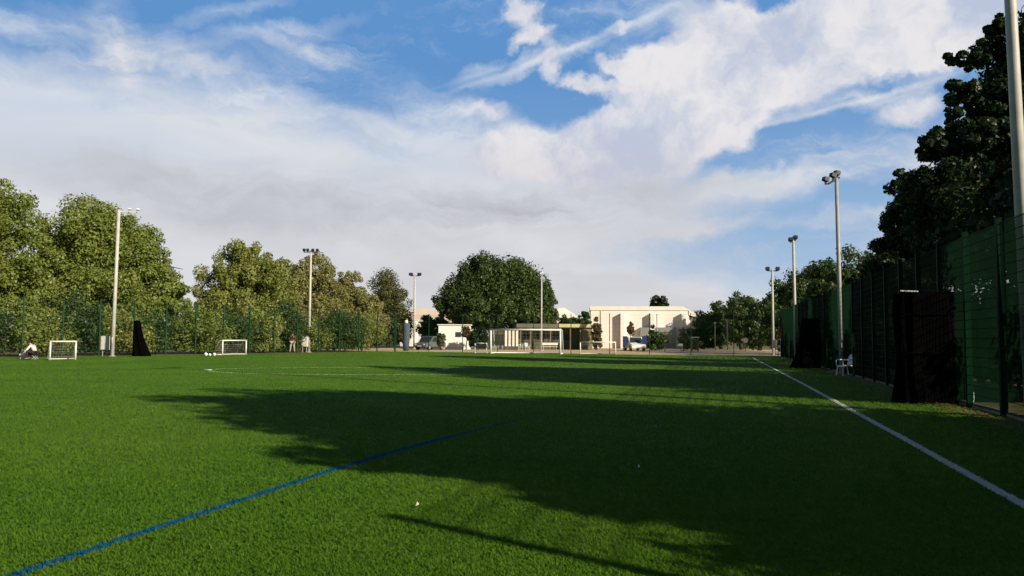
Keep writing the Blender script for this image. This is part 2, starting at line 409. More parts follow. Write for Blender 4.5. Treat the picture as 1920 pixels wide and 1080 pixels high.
# turf blades near the camera
dist_w = lambda D: .0022 + .00042 * D
def blades(n_, D0, D1, inside=None, material=None, name='turf_blades', explicit=None):
    if explicit is None:
        D = D0 * (D1 / D0) ** rng.random(n_)                # density falls with the square of distance
        ang = (rng.random(n_) * 2 - 1) * R(50)
        X = D * np.sin(ang) + 0; Y = D * np.cos(ang)
        k = inside(X, Y); X = X[k]; Y = Y[k]
    else: X, Y = explicit
    D = np.hypot(X, Y); n = len(X)
    h = .022 * (.7 + .6 * rng.random(n)); wd = (.0021 + .00026 * D) * (.7 + .6 * rng.random(n))
    yaw = rng.random(n) * 2 * math.pi
    lean = rng.normal(0, .012, (n, 2)) + np.array([-.004, .003]) + .003 * np.stack([np.sin(X * 3.1 + Y * 1.7), np.cos(Y * 2.3 - X * 1.1)], 1)
    dx = np.cos(yaw) * wd; dy = np.sin(yaw) * wd; z = np.zeros(n)
    V = np.stack([np.stack([X - dx, Y - dy, z], 1), np.stack([X + dx, Y + dy, z], 1),
                  np.stack([X + lean[:, 0] * .6 + dx * .6, Y + lean[:, 1] * .6 + dy * .6, h * .7], 1),
                  np.stack([X + lean[:, 0] * 1.4, Y + lean[:, 1] * 1.4, h], 1),
                  np.stack([X + lean[:, 0] * .6 - dx * .6, Y + lean[:, 1] * .6 - dy * .6, h * .7], 1)], 1).reshape(-1, 3)
    F = np.arange(n * 5).reshape(n, 5)
    return np_mesh(name, V, F, material or M['blade'])
def dist_poly(X, Y, pts):
    best = np.full(X.shape, 1e9)
    for a, b_ in zip(pts[:-1], pts[1:]):
        ab = np.array([b_.x - a.x, b_.y - a.y]); L2 = ab @ ab
        tt = np.clip(((X - a.x) * ab[0] + (Y - a.y) * ab[1]) / L2, 0, 1)
        best = np.minimum(best, np.hypot(X - a.x - tt * ab[0], Y - a.y - tt * ab[1]))
    return best
bl_far0 = [bl_pts[-1], G(900, 806), G(960, 791), G(1020, 777)]
def in_turf(X, Y):
    side = (X - FR0.x) * rp.x + (Y - FR0.y) * rp.y
    return (side < -.03) & ((X - FC.x) * ep.x + (Y - FC.y) * ep.y < 0) & ((X - FC.x) * lp.x + (Y - FC.y) * lp.y < 0) & (dist_poly(X, Y, bl_pts) > .048) & (dist_poly(X, Y, wl_pts) > .055)
tb = blades(1150000, 3.0, 96, in_turf)
tag(tb, 'short green artificial grass blades covering the near pitch', 'grass', kind='stuff')
def line_blades(pts, wd, dens, Dmax, material, parent_name, shade_fade=False):
    XX = []; YY = []
    for a, b_ in zip(pts[:-1], pts[1:]):
        L = (b_ - a).length; n = int(L * wd * dens); tt = rng.random(n); o = (rng.random(n) - .5) * wd
        d = (b_ - a).normalized(); XX.append(a.x + d.x * L * tt - d.y * o); YY.append(a.y + d.y * L * tt + d.x * o)
    X = np.concatenate(XX); Y = np.concatenate(YY); D = np.hypot(X, Y)
    k = (D < Dmax) & (rng.random(len(D)) < np.clip((10 / np.maximum(D, 1)) ** 1.4, 0, 1)); 
    if shade_fade: k &= rng.random(len(D)) < np.clip(1 - (D - D.min()) / (D.max() - D.min()), 0, 1) * .6
    o = blades(0, 0, 0, None, material, 'turf_fibres', (X[k], Y[k]))
    o.parent = bpy.data.objects[parent_name]; o['kind'] = 'stuff'
bl_far = [bl_pts[-1], G(900, 806), G(960, 791), G(1020, 777)]
line_blades(bl_pts, .10, 5000, 60, M['blue_turf'], 'blue_line')
line_blades(bl_far, .09, 5000, 60, M['blue_turf'], 'blue_line', True)  # fibres thinned so the blue line sinks away as if in tree shade
line_blades(wl_pts, .115, 5000, 80, M['white_turf'], 'white_touchline')
line_blades(arc_pts, .18, 2600, 90, M['faint_turf'], 'white_arc')
for i, (p, s_, lb) in enumerate([((782, 953), .014, 'tiny white scrap lying on the sunlit near turf'), ((1198, 880), .013, 'tiny pale scrap lying on turf in the big tree shadow')]):
    c = G(*p); b = MB(); a = .6 + i
    b.add([(c.x - s_, c.y, .02), (c.x + s_ * .8, c.y - s_ * .4, .03), (c.x + s_, c.y + s_, .035), (c.x - s_ * .3, c.y + s_ * 1.3, .045), (c.x, c.y + .2 * s_, .06)], [(0, 1, 4), (1, 2, 4), (2, 3, 4), (3, 0, 4)])
    tag(b.build('paper_scrap', M['white']), lb, 'litter')

g = rng; nn = 1500; tt = g.random(nn) ** 1.3 * 45; oo = -np.abs(g.normal(0, .55, nn)) - .03
X = FR0.x + fdir.x * (tt - 6) + rp.x * oo; Y = FR0.y + fdir.y * (tt - 6) + rp.y * oo; an = g.random(nn) * 6.28; sz = .025 + .03 * g.random(nn); z = .012 + .02 * g.random(nn)
V = np.stack([np.stack([X + np.cos(an + k * 1.57) * sz * (1 if k % 2 else .6), Y + np.sin(an + k * 1.57) * sz * (1 if k % 2 else .6), z + (.012 if k == 1 else 0)], 1) for k in range(4)], 1).reshape(-1, 3)
M['fallen'] = leaf_mat('fallen_leaf', (.20, .13, .04), (.26, .20, .06), (.30, .24, .10), .1)
tag(np_mesh('fallen_leaves', V, np.arange(nn * 4).reshape(nn, 4), M['fallen']), 'scattered dry leaves along the foot of the right hand fence', 'leaves', kind='stuff')

# ------------------------------------------------------------------ fences
def wire_panel(wd, h, material, vs=.05, hs=.2, vw=.0072, hw=.008):
    b = MB(); n = int(wd / vs)
    for i in range(n + 1):
        x = -wd / 2 + wd * i / n
        b.add([(x - vw / 2, -vw / 2, .06), (x + vw / 2, -vw / 2, .06), (x + vw / 2, vw / 2, .06), (x - vw / 2, vw / 2, .06), (x - vw / 2, -vw / 2, h), (x + vw / 2, -vw / 2, h), (x + vw / 2, vw / 2, h), (x - vw / 2, vw / 2, h)],
              [(0, 1, 5, 4), (1, 2, 6, 5), (2, 3, 7, 6), (3, 0, 4, 7)])
    k = int((h - .1) / hs)
    for j in range(k + 1):
        z = .1 + (h - .13) * j / k
        for y in (-vw / 2 - hw / 2 - .0005, vw / 2 + hw / 2 + .0005):
            b.add([(-wd / 2, y - hw / 2, z - hw / 2), (wd / 2, y - hw / 2, z - hw / 2), (wd / 2, y + hw / 2, z - hw / 2), (-wd / 2, y + hw / 2, z - hw / 2), (-wd / 2, y - hw / 2, z + hw / 2), (wd / 2, y - hw / 2, z + hw / 2), (wd / 2, y + hw / 2, z + hw / 2), (-wd / 2, y + hw / 2, z + hw / 2)],
                  [(0, 1, 5, 4), (1, 2, 6, 5), (2, 3, 7, 6), (3, 0, 4, 7), (0, 3, 2, 1), (4, 5, 6, 7)])
    return b
def fence(label, A, B, n, h, post, material, **kw):
    L = (B - A).length; d = (B - A).normalized(); rz = math.atan2(d.y, d.x)
    t = thing('mesh_fence', label, 'fence', (A.x, A.y, 0), rz)
    wd = L / n
    pb = MB(); pb.box((0, 0, (h + .08) / 2), (post, post, h + .08)); pb.box((0, 0, h + .09), (post + .012, post + .012, .02))
    pb.box((0, -post / 2 - .012, h * .5), (.05, .02, h * .92))
    p0 = pb.build('post', material, t)
    q0 = wire_panel(wd - post * .9, h, material, **kw).build('mesh_panel', material, t); q0.location = (wd / 2, 0, 0)
    for i in range(1, n + 1):
        c = p0.copy(); COL.objects.link(c); c.location = (wd * i, 0, 0)
        if i < n:
            c = q0.copy(); COL.objects.link(c); c.location = (wd * (i + .5), 0, 0)
    return t
nR = round((FR1 - FRN).length / 2.2)
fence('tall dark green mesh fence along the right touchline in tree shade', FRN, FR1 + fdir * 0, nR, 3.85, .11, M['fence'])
nL = round((FLN - FC).length / 2.5)
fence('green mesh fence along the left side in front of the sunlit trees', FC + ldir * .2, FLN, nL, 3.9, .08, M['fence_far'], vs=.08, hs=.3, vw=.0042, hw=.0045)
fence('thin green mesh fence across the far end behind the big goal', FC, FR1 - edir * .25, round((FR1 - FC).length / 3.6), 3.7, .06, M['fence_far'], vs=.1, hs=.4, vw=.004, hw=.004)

# ------------------------------------------------------------------ floodlight masts
def mast(px, py_base, py_top, lean=0, arm=(1, 0, 0), lamps=(-.6, .6), label='', lampmat='lamp', D=None, polemat='galv', r=(.11, .06), lsize=(.46, .34, .22), face=(0, -1, 0), arm_z=-.15, tilt=0):
    base = G(px, py_base) if D is None else W(px, py_base, D); base.z = 0
    H = W(px, py_top, base.y).z
    t = thing('floodlight_mast', label, 'floodlight', base, 0, 'floodlight masts around the pitch')
    t.rotation_euler = (0, R(lean), 0)
    pb = MB(); pb.tube([(0, 0, -.1), (0, 0, H * .5), (0, 0, H)], [r[0], (r[0] + r[1]) / 2, r[1]], 12)
    pb.tube([(0, 0, -.05), (0, 0, .03)], .26, 12); pb.box((0, -r[0] * .9, 1.1), (.09, .05, .5))
    pb.build('pole', M[polemat], t, True)
    a = Vector(arm).normalized(); a.z = -tilt; zz = H + arm_z
    ab = MB(); lo, hi = min(lamps + (0,)), max(lamps + (0,)); ab.tube([a * lo + Vector((0, 0, zz)), a * hi + Vector((0, 0, zz))], .045, 6); ab.build('crossarm', M[lampmat], t)
    fv = Vector(face).normalized(); rot = Matrix.Rotation(math.atan2(fv.x, -fv.y) * 1.0, 3, 'Z').transposed() if False else Matrix.Rotation(math.atan2(fv.y, fv.x) + math.pi / 2, 3, 'Z')
    tl = rot @ Matrix.Rotation(R(-18), 3, 'X')
    for s_ in lamps:
        c = a * s_ + Vector((0, 0, zz + .2)) + fv * .12
        lb = MB(); lb.box(c, lsize, M3=tl); lb.box(c - Vector((0, 0, .16)) , (.08, .08, .16)); lb.box(c - (tl @ Vector((0, -lsize[1] * .3, -.02))), (lsize[0] * .7, lsize[1] * .35, lsize[2] * 1.25), M3=tl)
        lo_ = lb.build('floodlight', M[lampmat], t)
        gb = MB(); gb.box(c + tl @ Vector((0, -lsize[1] / 2 - .008, 0)), (lsize[0] * .86, .01, lsize[2] * .8), M3=tl); gb.build('lens', M['lampglass'] if lampmat == 'lamp_pale' else M['glass'], lo_)
    return t
mast(210.5, 668, 393, .5, (1, .25, 0), (.7, 1.25), 'tall pale mast at far left with two pale lamps to its right side', 'lamp_pale', r=(.135, .11), face=(.5, -1, 0), lsize=(.22, .18, .1))
mast(579, 660, 470, 0, (1, .1, 0), (-.62, -.28, .2, .62), 'pale mast before the autumn coloured tree with a row of dark lamps', r=(.13, .10), lsize=(.24, .24, .2))
mast(776.5, 650.5, 515, -.2, (1, 0, 0), (-.48, .58), 'slim white mast left of the big round tree carrying two lamps', D=100, r=(.14, .11), lsize=(.5, .3, .27))
mast(1015, 655, 514, 0, (.2, -1, 0), (-.35, .35), 'slim pale mast standing before the right side of the big round tree', 'lamp_pale', D=92, r=(.10, .08), lsize=(.26, .22, .16))
mast(1450, 666, 505, 0, (1, 0, 0), (-.47, .47), 'white mast where the right fence meets the far end, with two lamps', r=(.12, .10), lsize=(.34, .28, .28))
mast(1492, 664, 448, -.3, (1, .35, 0), (-.28, .12), 'white mast above the far part of the right fence with two lamps bunched together', D=57, r=(.12, .09), lsize=(.28, .28, .22), tilt=-.4)
mast(1578, 680, 334, -.5, (-.85, -.55, 0), (-.22, .08, .62), 'mast in a shade-darkened grey rising behind the right fence carrying a cluster of dark lamps', D=36, r=(.10, .08), lsize=(.23, .23, .17), face=(-1, -.3, 0), arm_z=-.05, tilt=.45, polemat='mast_shaded')
mast(1936, 790, -560, -1.1, (-.3, -1, 0), (-.6, .6), 'closest pale mast at the right edge of the picture', D=15.5, r=(.13, .085))

# ------------------------------------------------------------------ goals
def net(b, P, Q, S_, T, nu, nv, r=.006):        # quad net P-Q (bottom) S-T (top)
    for i in range(nu + 1):
        f = i / nu; b.tube([P.lerp(Q, f), S_.lerp(T, f)], r, 3, False)
    for j in range(nv + 1):
        f = j / nv; b.tube([P.lerp(S_, f), Q.lerp(T, f)], r, 3, False)
def goal(label, L, Rt, h, depth, r, top_depth=.35, grp=None, cell=.2, nr=.0035, back=None):
    L = Vector(L); Rt = Vector(Rt); wd = (Rt - L).length; d = (Rt - L).normalized(); rz = math.atan2(d.y, d.x)
    t = thing('football_goal', label, 'goal', (L.x, L.y, 0), rz, grp)      # local x along the mouth, +y to the back
    fb = MB(); fb.tube([(0, 0, 0), (0, 0, h - r)], r, 10); fb.build('upright', M['white'], t, True)
    fb = MB(); fb.tube([(wd, 0, 0), (wd, 0, h - r)], r, 10); fb.build('upright', M['white'], t, True)
    fb = MB(); fb.tube([(-r, 0, h), (wd + r, 0, h)], r, 10); fb.build('crossbar', M['white'], t, True)
    q = r * .75; bb = MB(); bb.tube([(0, 0, q), (0, depth, q), (wd, depth, q), (wd, 0, q)], q, 8)
    bb.build('base_frame', M['white'], t, True)
    for x in (0, wd): sb = MB(); sb.tube([(x, 0, h), (x, top_depth, h - .02), (x, depth, q)], q * .6, 6); sb.build('stanchion', M['white'], t, True)
    nb = MB(); V_ = Vector
    nu = max(4, int(wd / cell)); nv = max(3, int(h / cell))
    net(nb, V_((0, depth, .05)), V_((wd, depth, .05)), V_((0, top_depth, h - .03)), V_((wd, top_depth, h - .03)), nu, nv, nr)
    net(nb, V_((0, 0, h)), V_((wd, 0, h)), V_((0, top_depth, h - .03)), V_((wd, top_depth, h - .03)), nu, 2, nr)
    for x in (0, wd): net(nb, V_((x, 0, .05)), V_((x, depth, .05)), V_((x, 0, h)), V_((x, top_depth, h - .03)), max(3, int(depth / cell)), nv, nr)
    nb.build('net', M['netw'], t)
    return t
def gl(p1, p2): return G(*p1), G(*p2)
def gr(p1, px2, ang=-15):
    a = G(*p1); k = (px2 - 960) / 1500; ca, sa = math.cos(R(ang)), math.sin(R(ang)); w_ = (k * a.y - a.x) / (ca - k * sa)
    return a, a + Vector((ca, sa, 0)) * w_
a, c = gr((920, 663.0), 1051, -14); goal('full size white football goal in front of the far end fence', a, c, W(920, 618, a.y).z, 1.5, .085, .9, cell=.3, nr=.0038)
a, c = gr((1088, 663.8), 1154, -12); goal('low wide white goal between the full size goal and the white building', a, c, W(1120, 641.5, a.y).z, .8, .05, .3, cell=.2)
a, c = gr((890.5, 662), 913, -12); goal('smallest white goal, just left of the full size goal', a, c, W(902, 643.5, a.y).z, .7, .04, .25, cell=.18)
a = G(93.5, 675); c = a + Vector((math.cos(R(38)), math.sin(R(38)), 0)) * 1.35 ; goal('small white goal standing angled near the seated person at far left', a, c, 1.10, 1.1, .045, .25, cell=.14, nr=.003)
a = G(417, 666); c = G(461, 664.8); goal('small white goal standing before the left fence and trees', a, c, W(440, 638.5, a.y).z, .95, .05, .3, cell=.16, nr=.003)

# ------------------------------------------------------------------ black gathered netting
def drape(label, loc, rz, w0, w1, h, dep0, dep1, shift=0.0):
    # a tall bundle of black net: cross-section shrinks from (w1,dep1) at the ground to (w0,dep0) on top, with folds
    n, m = 56, 26; V = []; F = []
    for j in range(m + 1):
        f = j / m; e = (1 - f) ** 1.4
        for i in range(n):
            a = 2 * math.pi * i / n
            fold = 1 + .12 * math.sin(a * 9 + 2.1 * f) + .06 * math.sin(a * 17 + 1.3 - 3 * f) + .04 * math.sin(7 * f + a * 3)
            sx = abs(math.cos(a)) ** .55 * (1 if math.cos(a) > 0 else -1); sy = abs(math.sin(a)) ** .55 * (1 if math.sin(a) > 0 else -1)
            ww = (w0 + (w1 - w0) * e) / 2; dd = (dep0 + (dep1 - dep0) * e) / 2
            V.append((shift * e + sx * ww * fold, sy * dd * fold, h * f + .03 * math.sin(a * 4) * f))
    for j in range(m):
        for i in range(n): F.append((j * n + i, j * n + (i + 1) % n, (j + 1) * n + (i + 1) % n, (j + 1) * n + i))
    F.append(tuple(m * n + i for i in range(n)))
    t = thing('netting_bundle', label, 'netting', loc, rz, 'black dividing nets gathered at the fences')
    b = MB(); b.add(V, F); b.build('net_folds', M['black'], t, True)
    for z, k in ((h * .45, 1), (h * .8, 1)):
        tb_ = MB(); e = (1 - z / h) ** 1.4; ww = (w0 + (w1 - w0) * e) / 2 + .05; dd = (dep0 + (dep1 - dep0) * e) / 2 + .05; x0 = shift * e
        tb_.tube([(x0 - ww, -dd, z), (x0 + ww, -dd, z), (x0 + ww, dd, z), (x0 - ww, dd, z), (x0 - ww, -dd, z)], .018, 5)
        tb_.build('tie_rope', M['black'], t)
    return t
p = G(268, 668); hh = W(256, 602, p.y).z
drape('tall black netting bundle at the left fence beside the pale mast', (p.x - .5, p.y, 0), 0, .35, 1.05, hh, .35, .9, .42)
p = G(1522, 690); hh = W(1525, 598, p.y).z
drape('black netting bundle halfway along the right fence, behind the white chair', (p.x, p.y, 0), 0, .75, 1.35, hh, .5, 1.0, -.3)
p = G(1757, 757); hh = W(1757, 548, p.y).z
q = drape('largest and closest black netting bundle against the right fence', (p.x, p.y + .25, 0), 0, 1.40, 1.55, hh, .45, .6, .0)
rb = MB(); rb.tube([(-.78, -.2, hh + .03), (-.36, -.2, hh + .02)], .018, 6); rb.build('tie_rail', M['galv'], q)

# ------------------------------------------------------------------ white plastic chair
def chair(loc, rz, label):
    t = thing('garden_chair', label, 'chair', loc, rz)        # faces local -x
    sb = MB(); sb.box((0, 0, .42), (.44, .44, .03)); sb.box((-.2, 0, .395), (.03, .42, .05)); sb.build('seat', M['plastic'], t, bevel=.006)
    bk = MB()
    for y in (-.16, -.08, 0, .08, .16): bk.box((.29, y, .66), (.02, .045, .42), M3=Matrix.Rotation(R(14), 3, 'Y'))
    bk.tube([(.235, -.2, .46), (.31, -.21, .78), (.335, -.12, .86), (.34, 0, .88), (.335, .12, .86), (.31, .21, .78), (.235, .2, .46)], .02, 6)
    bk.build('backrest', M['plastic'], t)
    for x, y in ((-.2, -.22), (-.2, .22), (.2, -.22), (.2, .22)):
        lb = MB(); lb.tube([(x, y * .95, .42), (x + (-.06 if x < 0 else .09), y * 1.12, 0)], [.028, .02], 6); lb.build('leg', M['plastic'], t)
    for y in (-.25, .25):
        ab = MB(); ab.tube([(-.24, y, .42), (-.25, y * 1.04, .64), (-.18, y * 1.06, .66), (.18, y * 1.0, .66), (.29, y * .85, .68)], .02, 6); ab.build('armrest', M['plastic'], t)
    return t
p = G(1585, 704.5); chair((p.x, p.y, 0), R(8), 'white plastic garden chair standing in shade by the right fence')

# pale stake against the near fence
p = G(1822, 762); b = MB(); hh = W(1822, 677, p.y).z
b.tube([(0, 0, 0), (.02, 0, hh * .25), (-.005, .01, hh * .55), (.0, 0, hh)], [.022, .04, .028, .014], 7); b.tube([(0, 0, hh * .3), (.05, 0, hh * .22), (.055, 0, hh * .12)], .012, 5)
o = b.build('white_stake', M['white']); o.location = p; tag(o, 'thin pale stake standing beside the closest black netting bundle', 'stake')

# ------------------------------------------------------------------ small things along the left fence
def board(px0, px1, py0, py1, D, label, slats=3):
    a = W(px0, py0, D); c = W(px1, py1, D); wd = abs(c.x - a.x); h = a.z - c.z
    t = thing('white_cabinet', label, 'cabinet', ((a.x + c.x) / 2, D, c.z), R(-8))
    bb = MB(); bb.box((0, 0, h / 2), (wd, .22, h)); bb.build('box', M['white'], t, bevel=.01)
    db = MB()
    for i in range(slats): db.box((-wd / 2 + wd * (i + .5) / slats, -.118, h / 2), (wd / slats * .78, .012, h * .9))
    db.build('door', M['white'], t)
    lb = MB()
    lb.box((-wd * .3, 0, -c.z / 2), (.05, .05, c.z)); lb.build('leg', M['galv'], t)
    lb = MB(); lb.box((wd * .3, 0, -c.z / 2), (.05, .05, c.z)); lb.build('leg', M['galv'], t)
board(190, 204.5, 630, 656, 57.5, 'white slatted cabinet beside the foot of the tall far left mast', 2)
board(565.5, 577.5, 631, 650, 76, 'small white cabinet beside the person in maroon', 1)
p = G(626, 657.5); b = MB(); b.sphere((0, 0, .22), .22, 16, 10); o = b.build('football', M['ball'], None, True); o.location = (p.x, p.y, .03)
sb = MB()
for k in range(7):
    a = k * 2.4; z = -0.8 + k * .27; q = math.sqrt(max(0, 1 - z * z)); sb.sphere((q * math.cos(a) * .213, q * math.sin(a) * .213, .22 + z * .213), .045, 6, 5)
sb.build('dark_panels', M['darkcloth'], o); tag(o, 'white ball by the left fence between two masts', 'ball')

# ------------------------------------------------------------------ people
def skin_mesh(name, verts, edges, radii, material, parent, root=0, sub=1):
    me = bpy.data.meshes.new(name); me.from_pydata(verts, edges, []); me.update()
    o = bpy.data.objects.new(name, me); COL.objects.link(o); o.parent = parent
    sm = o.modifiers.new('skin', 'SKIN'); sm.use_smooth_shade = True
    if not me.skin_vertices: me.attributes  # created by the modifier
    for i, r in enumerate(radii):
        me.skin_vertices[0].data[i].radius = (r, r) if not isinstance(r, tuple) else r
    me.skin_vertices[0].data[root].use_root = True
    ss = o.modifiers.new('sub', 'SUBSURF'); ss.levels = sub; ss.render_levels = sub
    me.materials.append(material)
    return o
def person(label, loc, rz, J, top, legs, hair, scale=1.0, shoes='darkcloth', extra=None):
    """J: joint dict -> position (metres)"""
    t = thing('person', label, 'person', loc, rz); t.scale = (scale,) * 3
    V = []; E = []; Rd = []; idx = {}
    def add(k, p, r, par=None):
        idx[k] = len(V); V.append(tuple(p)); Rd.append(r)
        if par is not None: E.append((idx[par], idx[k]))
    Vc = {k: Vector(v) for k, v in J.items()}
    add('pelvis', Vc['pelvis'], (.15, .12)); add('waist', Vc['pelvis'].lerp(Vc['chest'], .5), (.13, .10), 'pelvis'); add('chest', Vc['chest'], (.17, .12), 'waist')
    add('neck', Vc['neck'], .055, 'chest'); add('jaw', Vc['neck'].lerp(Vc['head'], .5), .07, 'neck'); add('head', Vc['head'], .095, 'jaw')
    up = (Vc['head'] - Vc['neck']).normalized(); add('crown', Vc['head'] + up * .07, .075, 'head')
    fwd = Vector(J.get('look', (0, -1, 0))).normalized()
    add('nose', Vc['head'] + fwd * .115 - up * .03, .018, 'head')
    for s_ in 'LR':
        add('sh' + s_, Vc['sh' + s_], .06, 'chest'); add('el' + s_, Vc['el' + s_], .042, 'sh' + s_); add('wr' + s_, Vc['wr' + s_], .03, 'el' + s_)
        d = (Vc['wr' + s_] - Vc['el' + s_]).normalized(); sd_ = d.cross(fwd); sd_ = (sd_ if sd_.length > .1 else d.cross(Vector((1, 0, 0)))).normalized()
        add('pm' + s_, Vc['wr' + s_] + d * .06, (.035, .02), 'wr' + s_)
        for k in range(4):
            q = Vc['wr' + s_] + d * .09 + sd_ * (k - 1.5) * .021; ln = (.065, .078, .072, .055)[k]
            add('k%d' % k + s_, q, .011, 'pm' + s_); add('f%d' % k + s_, q + d * ln * .6 + fwd * .012, .009, 'k%d' % k + s_); add('g%d' % k + s_, q + d * ln + fwd * .03, .008, 'f%d' % k + s_)
        add('th' + s_, Vc['wr' + s_] + d * .04 - sd_ * .045, .012, 'wr' + s_); add('tt' + s_, Vc['wr' + s_] + d * .08 - sd_ * .06, .009, 'th' + s_)
        add('hp' + s_, Vc['hp' + s_], .09, 'pelvis'); add('kn' + s_, Vc['kn' + s_], .06, 'hp' + s_); add('an' + s_, Vc['an' + s_], .04, 'kn' + s_)
        add('toe' + s_, Vc['an' + s_] + Vector(J.get('foot', (0, -1, 0))) * .17 + Vector((0, 0, -.05)), .032, 'an' + s_)
    body = skin_mesh('body', V, E, Rd, M['skin'], t)
    sub = lambda keys, rad, name, material: skin_mesh(name, [V[idx[k]] for k in keys[0]], keys[1], rad, M[material], t)
    sub((['pelvis', 'waist', 'chest', 'shL', 'elL', 'wrL', 'shR', 'elR', 'wrR'], [(0, 1), (1, 2), (2, 3), (3, 4), (4, 5), (2, 6), (6, 7), (7, 8)]),
        [(.175, .145), (.165, .13), (.195, .145), .082, .062, .045, .082, .062, .045], 'jacket', top)
    sub((['pelvis', 'hpL', 'knL', 'anL', 'hpR', 'knR', 'anR'], [(0, 1), (1, 2), (2, 3), (0, 4), (4, 5), (5, 6)]),
        [(.165, .135), .11, .08, .06, .11, .08, .06], 'trousers', legs)
    hb = MB(); hc = Vc['head'] + up * .035 - fwd * .025; hb.sphere(hc, (.105, .115, .10), 14, 9); hb.build('hair', M[hair], t, True)
    eb = Vector(fwd).cross(up).normalized()
    for s_ in (-1, 1): b_ = MB(); b_.sphere(Vc['head'] + fwd * .088 + eb * .034 * s_ + up * .005, .011, 8, 6); b_.build('eye', M['hair'], t)
    for s_ in 'LR':
        a = Vc['an' + s_]; f = Vector(J.get('foot', (0, -1, 0))); sb_ = MB(); sb_.tube([a - f * .06 + Vector((0, 0, -.045)), a + f * .06 + Vector((0, 0, -.05)), a + f * .2 + Vector((0, 0, -.06))], [.05, .052, .035], 8); sb_.build('shoe', M[shoes], t, True)
    return t
stand = dict(pelvis=(0, 0, .95), chest=(0, -.02, 1.32), neck=(0, -.03, 1.50), head=(0, -.06, 1.65), look=(.3, -1, -.2),
             shL=(-.19, -.02, 1.40), elL=(-.27, .02, 1.13), wrL=(-.20, -.18, .97), shR=(.19, -.02, 1.40), elR=(.28, .03, 1.14), wrR=(.24, -.14, .92),
             hpL=(-.10, 0, .90), knL=(-.15, -.05, .50), anL=(-.20, .02, .08), hpR=(.10, 0, .90), knR=(.14, -.03, .50), anR=(.18, .05, .08))
p = G(548, 661); sc = W(548, 622.5, p.y).z / 1.76
person('person in a maroon jacket standing by the left fence', (p.x, p.y, 0), R(10), stand, 'maroon', 'stone_cloth', 'hair', sc)
p = G(559.5, 660); b = MB(); b.prism([(-.3, 0), (.3, 0), (.27, .42), (.15, .5), (-.15, .5), (-.27, .42)], -.16, .16)
o = b.build('kit_bag', M['maroon'], None, bevel=.02); o.location = (p.x, p.y, 0); hb = MB(); hb.tube([(-.16, 0, .49), (-.1, 0, .62), (.1, 0, .62), (.16, 0, .49)], .02, 6); hb.build('handle', M['darkcloth'], o)
tag(o, 'dark red kit bag on the ground right of the person in maroon', 'bag')
sit = dict(pelvis=(0, .1, .42), chest=(-.12, .04, .76), neck=(-.24, 0, .90), head=(-.33, -.03, 1.02), look=(-1, -.3, -.4), foot=(-.6, -.8, 0),
           shL=(-.16, -.17, .84), elL=(-.28, -.3, .60), wrL=(-.42, -.32, .44), shR=(-.16, .22, .84), elR=(-.32, .28, .62), wrR=(-.46, .1, .46),
           hpL=(-.02, -.03, .40), knL=(-.28, -.34, .50), anL=(-.16, -.44, .08), hpR=(.02, .2, .40), knR=(-.38, .12, .50), anR=(-.30, .0, .08))
p = G(64, 674); person('person in a white top crouching forward on a stool at the far left', (p.x, p.y, 0), 0, sit, 'whitecloth', 'darkcloth', 'hair', 1.0)
st = thing('camping_stool', 'low dark stool under the crouching person at far left', 'stool', (p.x, p.y + .1, 0))
b = MB(); b.box((0, 0, .27), (.34, .32, .03)); b.build('seat', M['darkcloth'], st)
for x, y in ((-.13, -.12), (.13, -.12), (-.13, .12), (.13, .12)): b = MB(); b.tube([(x, y, .26), (-x * 1.1, y, 0)], .014, 5); b.build('leg', M['galv'], st)
p = G(43, 673)
t = thing('carrier_bag', 'white carrier bag standing left of the crouching person', 'bag', (p.x, p.y, .0)); b = MB()
b.prism([(-.17, 0), (.17, 0), (.19, .3), (.1, .42), (-.12, .4), (-.2, .28)], -.1, .1); b.build('bag', M['whitecloth'], t, bevel=.02); b = MB(); b.tube([(-.1, 0, .39), (-.06, 0, .55), (.06, 0, .55), (.08, 0, .41)], .012, 5); b.build('handle', M['whitecloth'], t)
# balls and cones left of second goal
for (px_, py_, r_, lb) in [(386, 657, .13, 'pale ball resting left of the small goal by the left fence'), (393.5, 665, .10, 'small pale ball on the turf edge left of the small goal'), (402, 658, .12, 'pale ball touching the left side of the small goal')]:
    p = G(px_, 667.5); b = MB(); b.sphere((0, 0, r_), r_, 14, 9); o = b.build('training_ball', M['ball'], None, True); o.location = (p.x, p.y, 0); tag(o, lb, 'ball', 'training balls beside the small goal')
    sb = MB()
    for k in range(6): a = k * 2.4; z = -.7 + k * .28; q = math.sqrt(1 - z * z); sb.sphere((q * math.cos(a) * r_ * .97, q * math.sin(a) * r_ * .97, r_ + z * r_ * .97), r_ * .2, 6, 5)
    sb.build('dark_panels', M['darkcloth'], o)

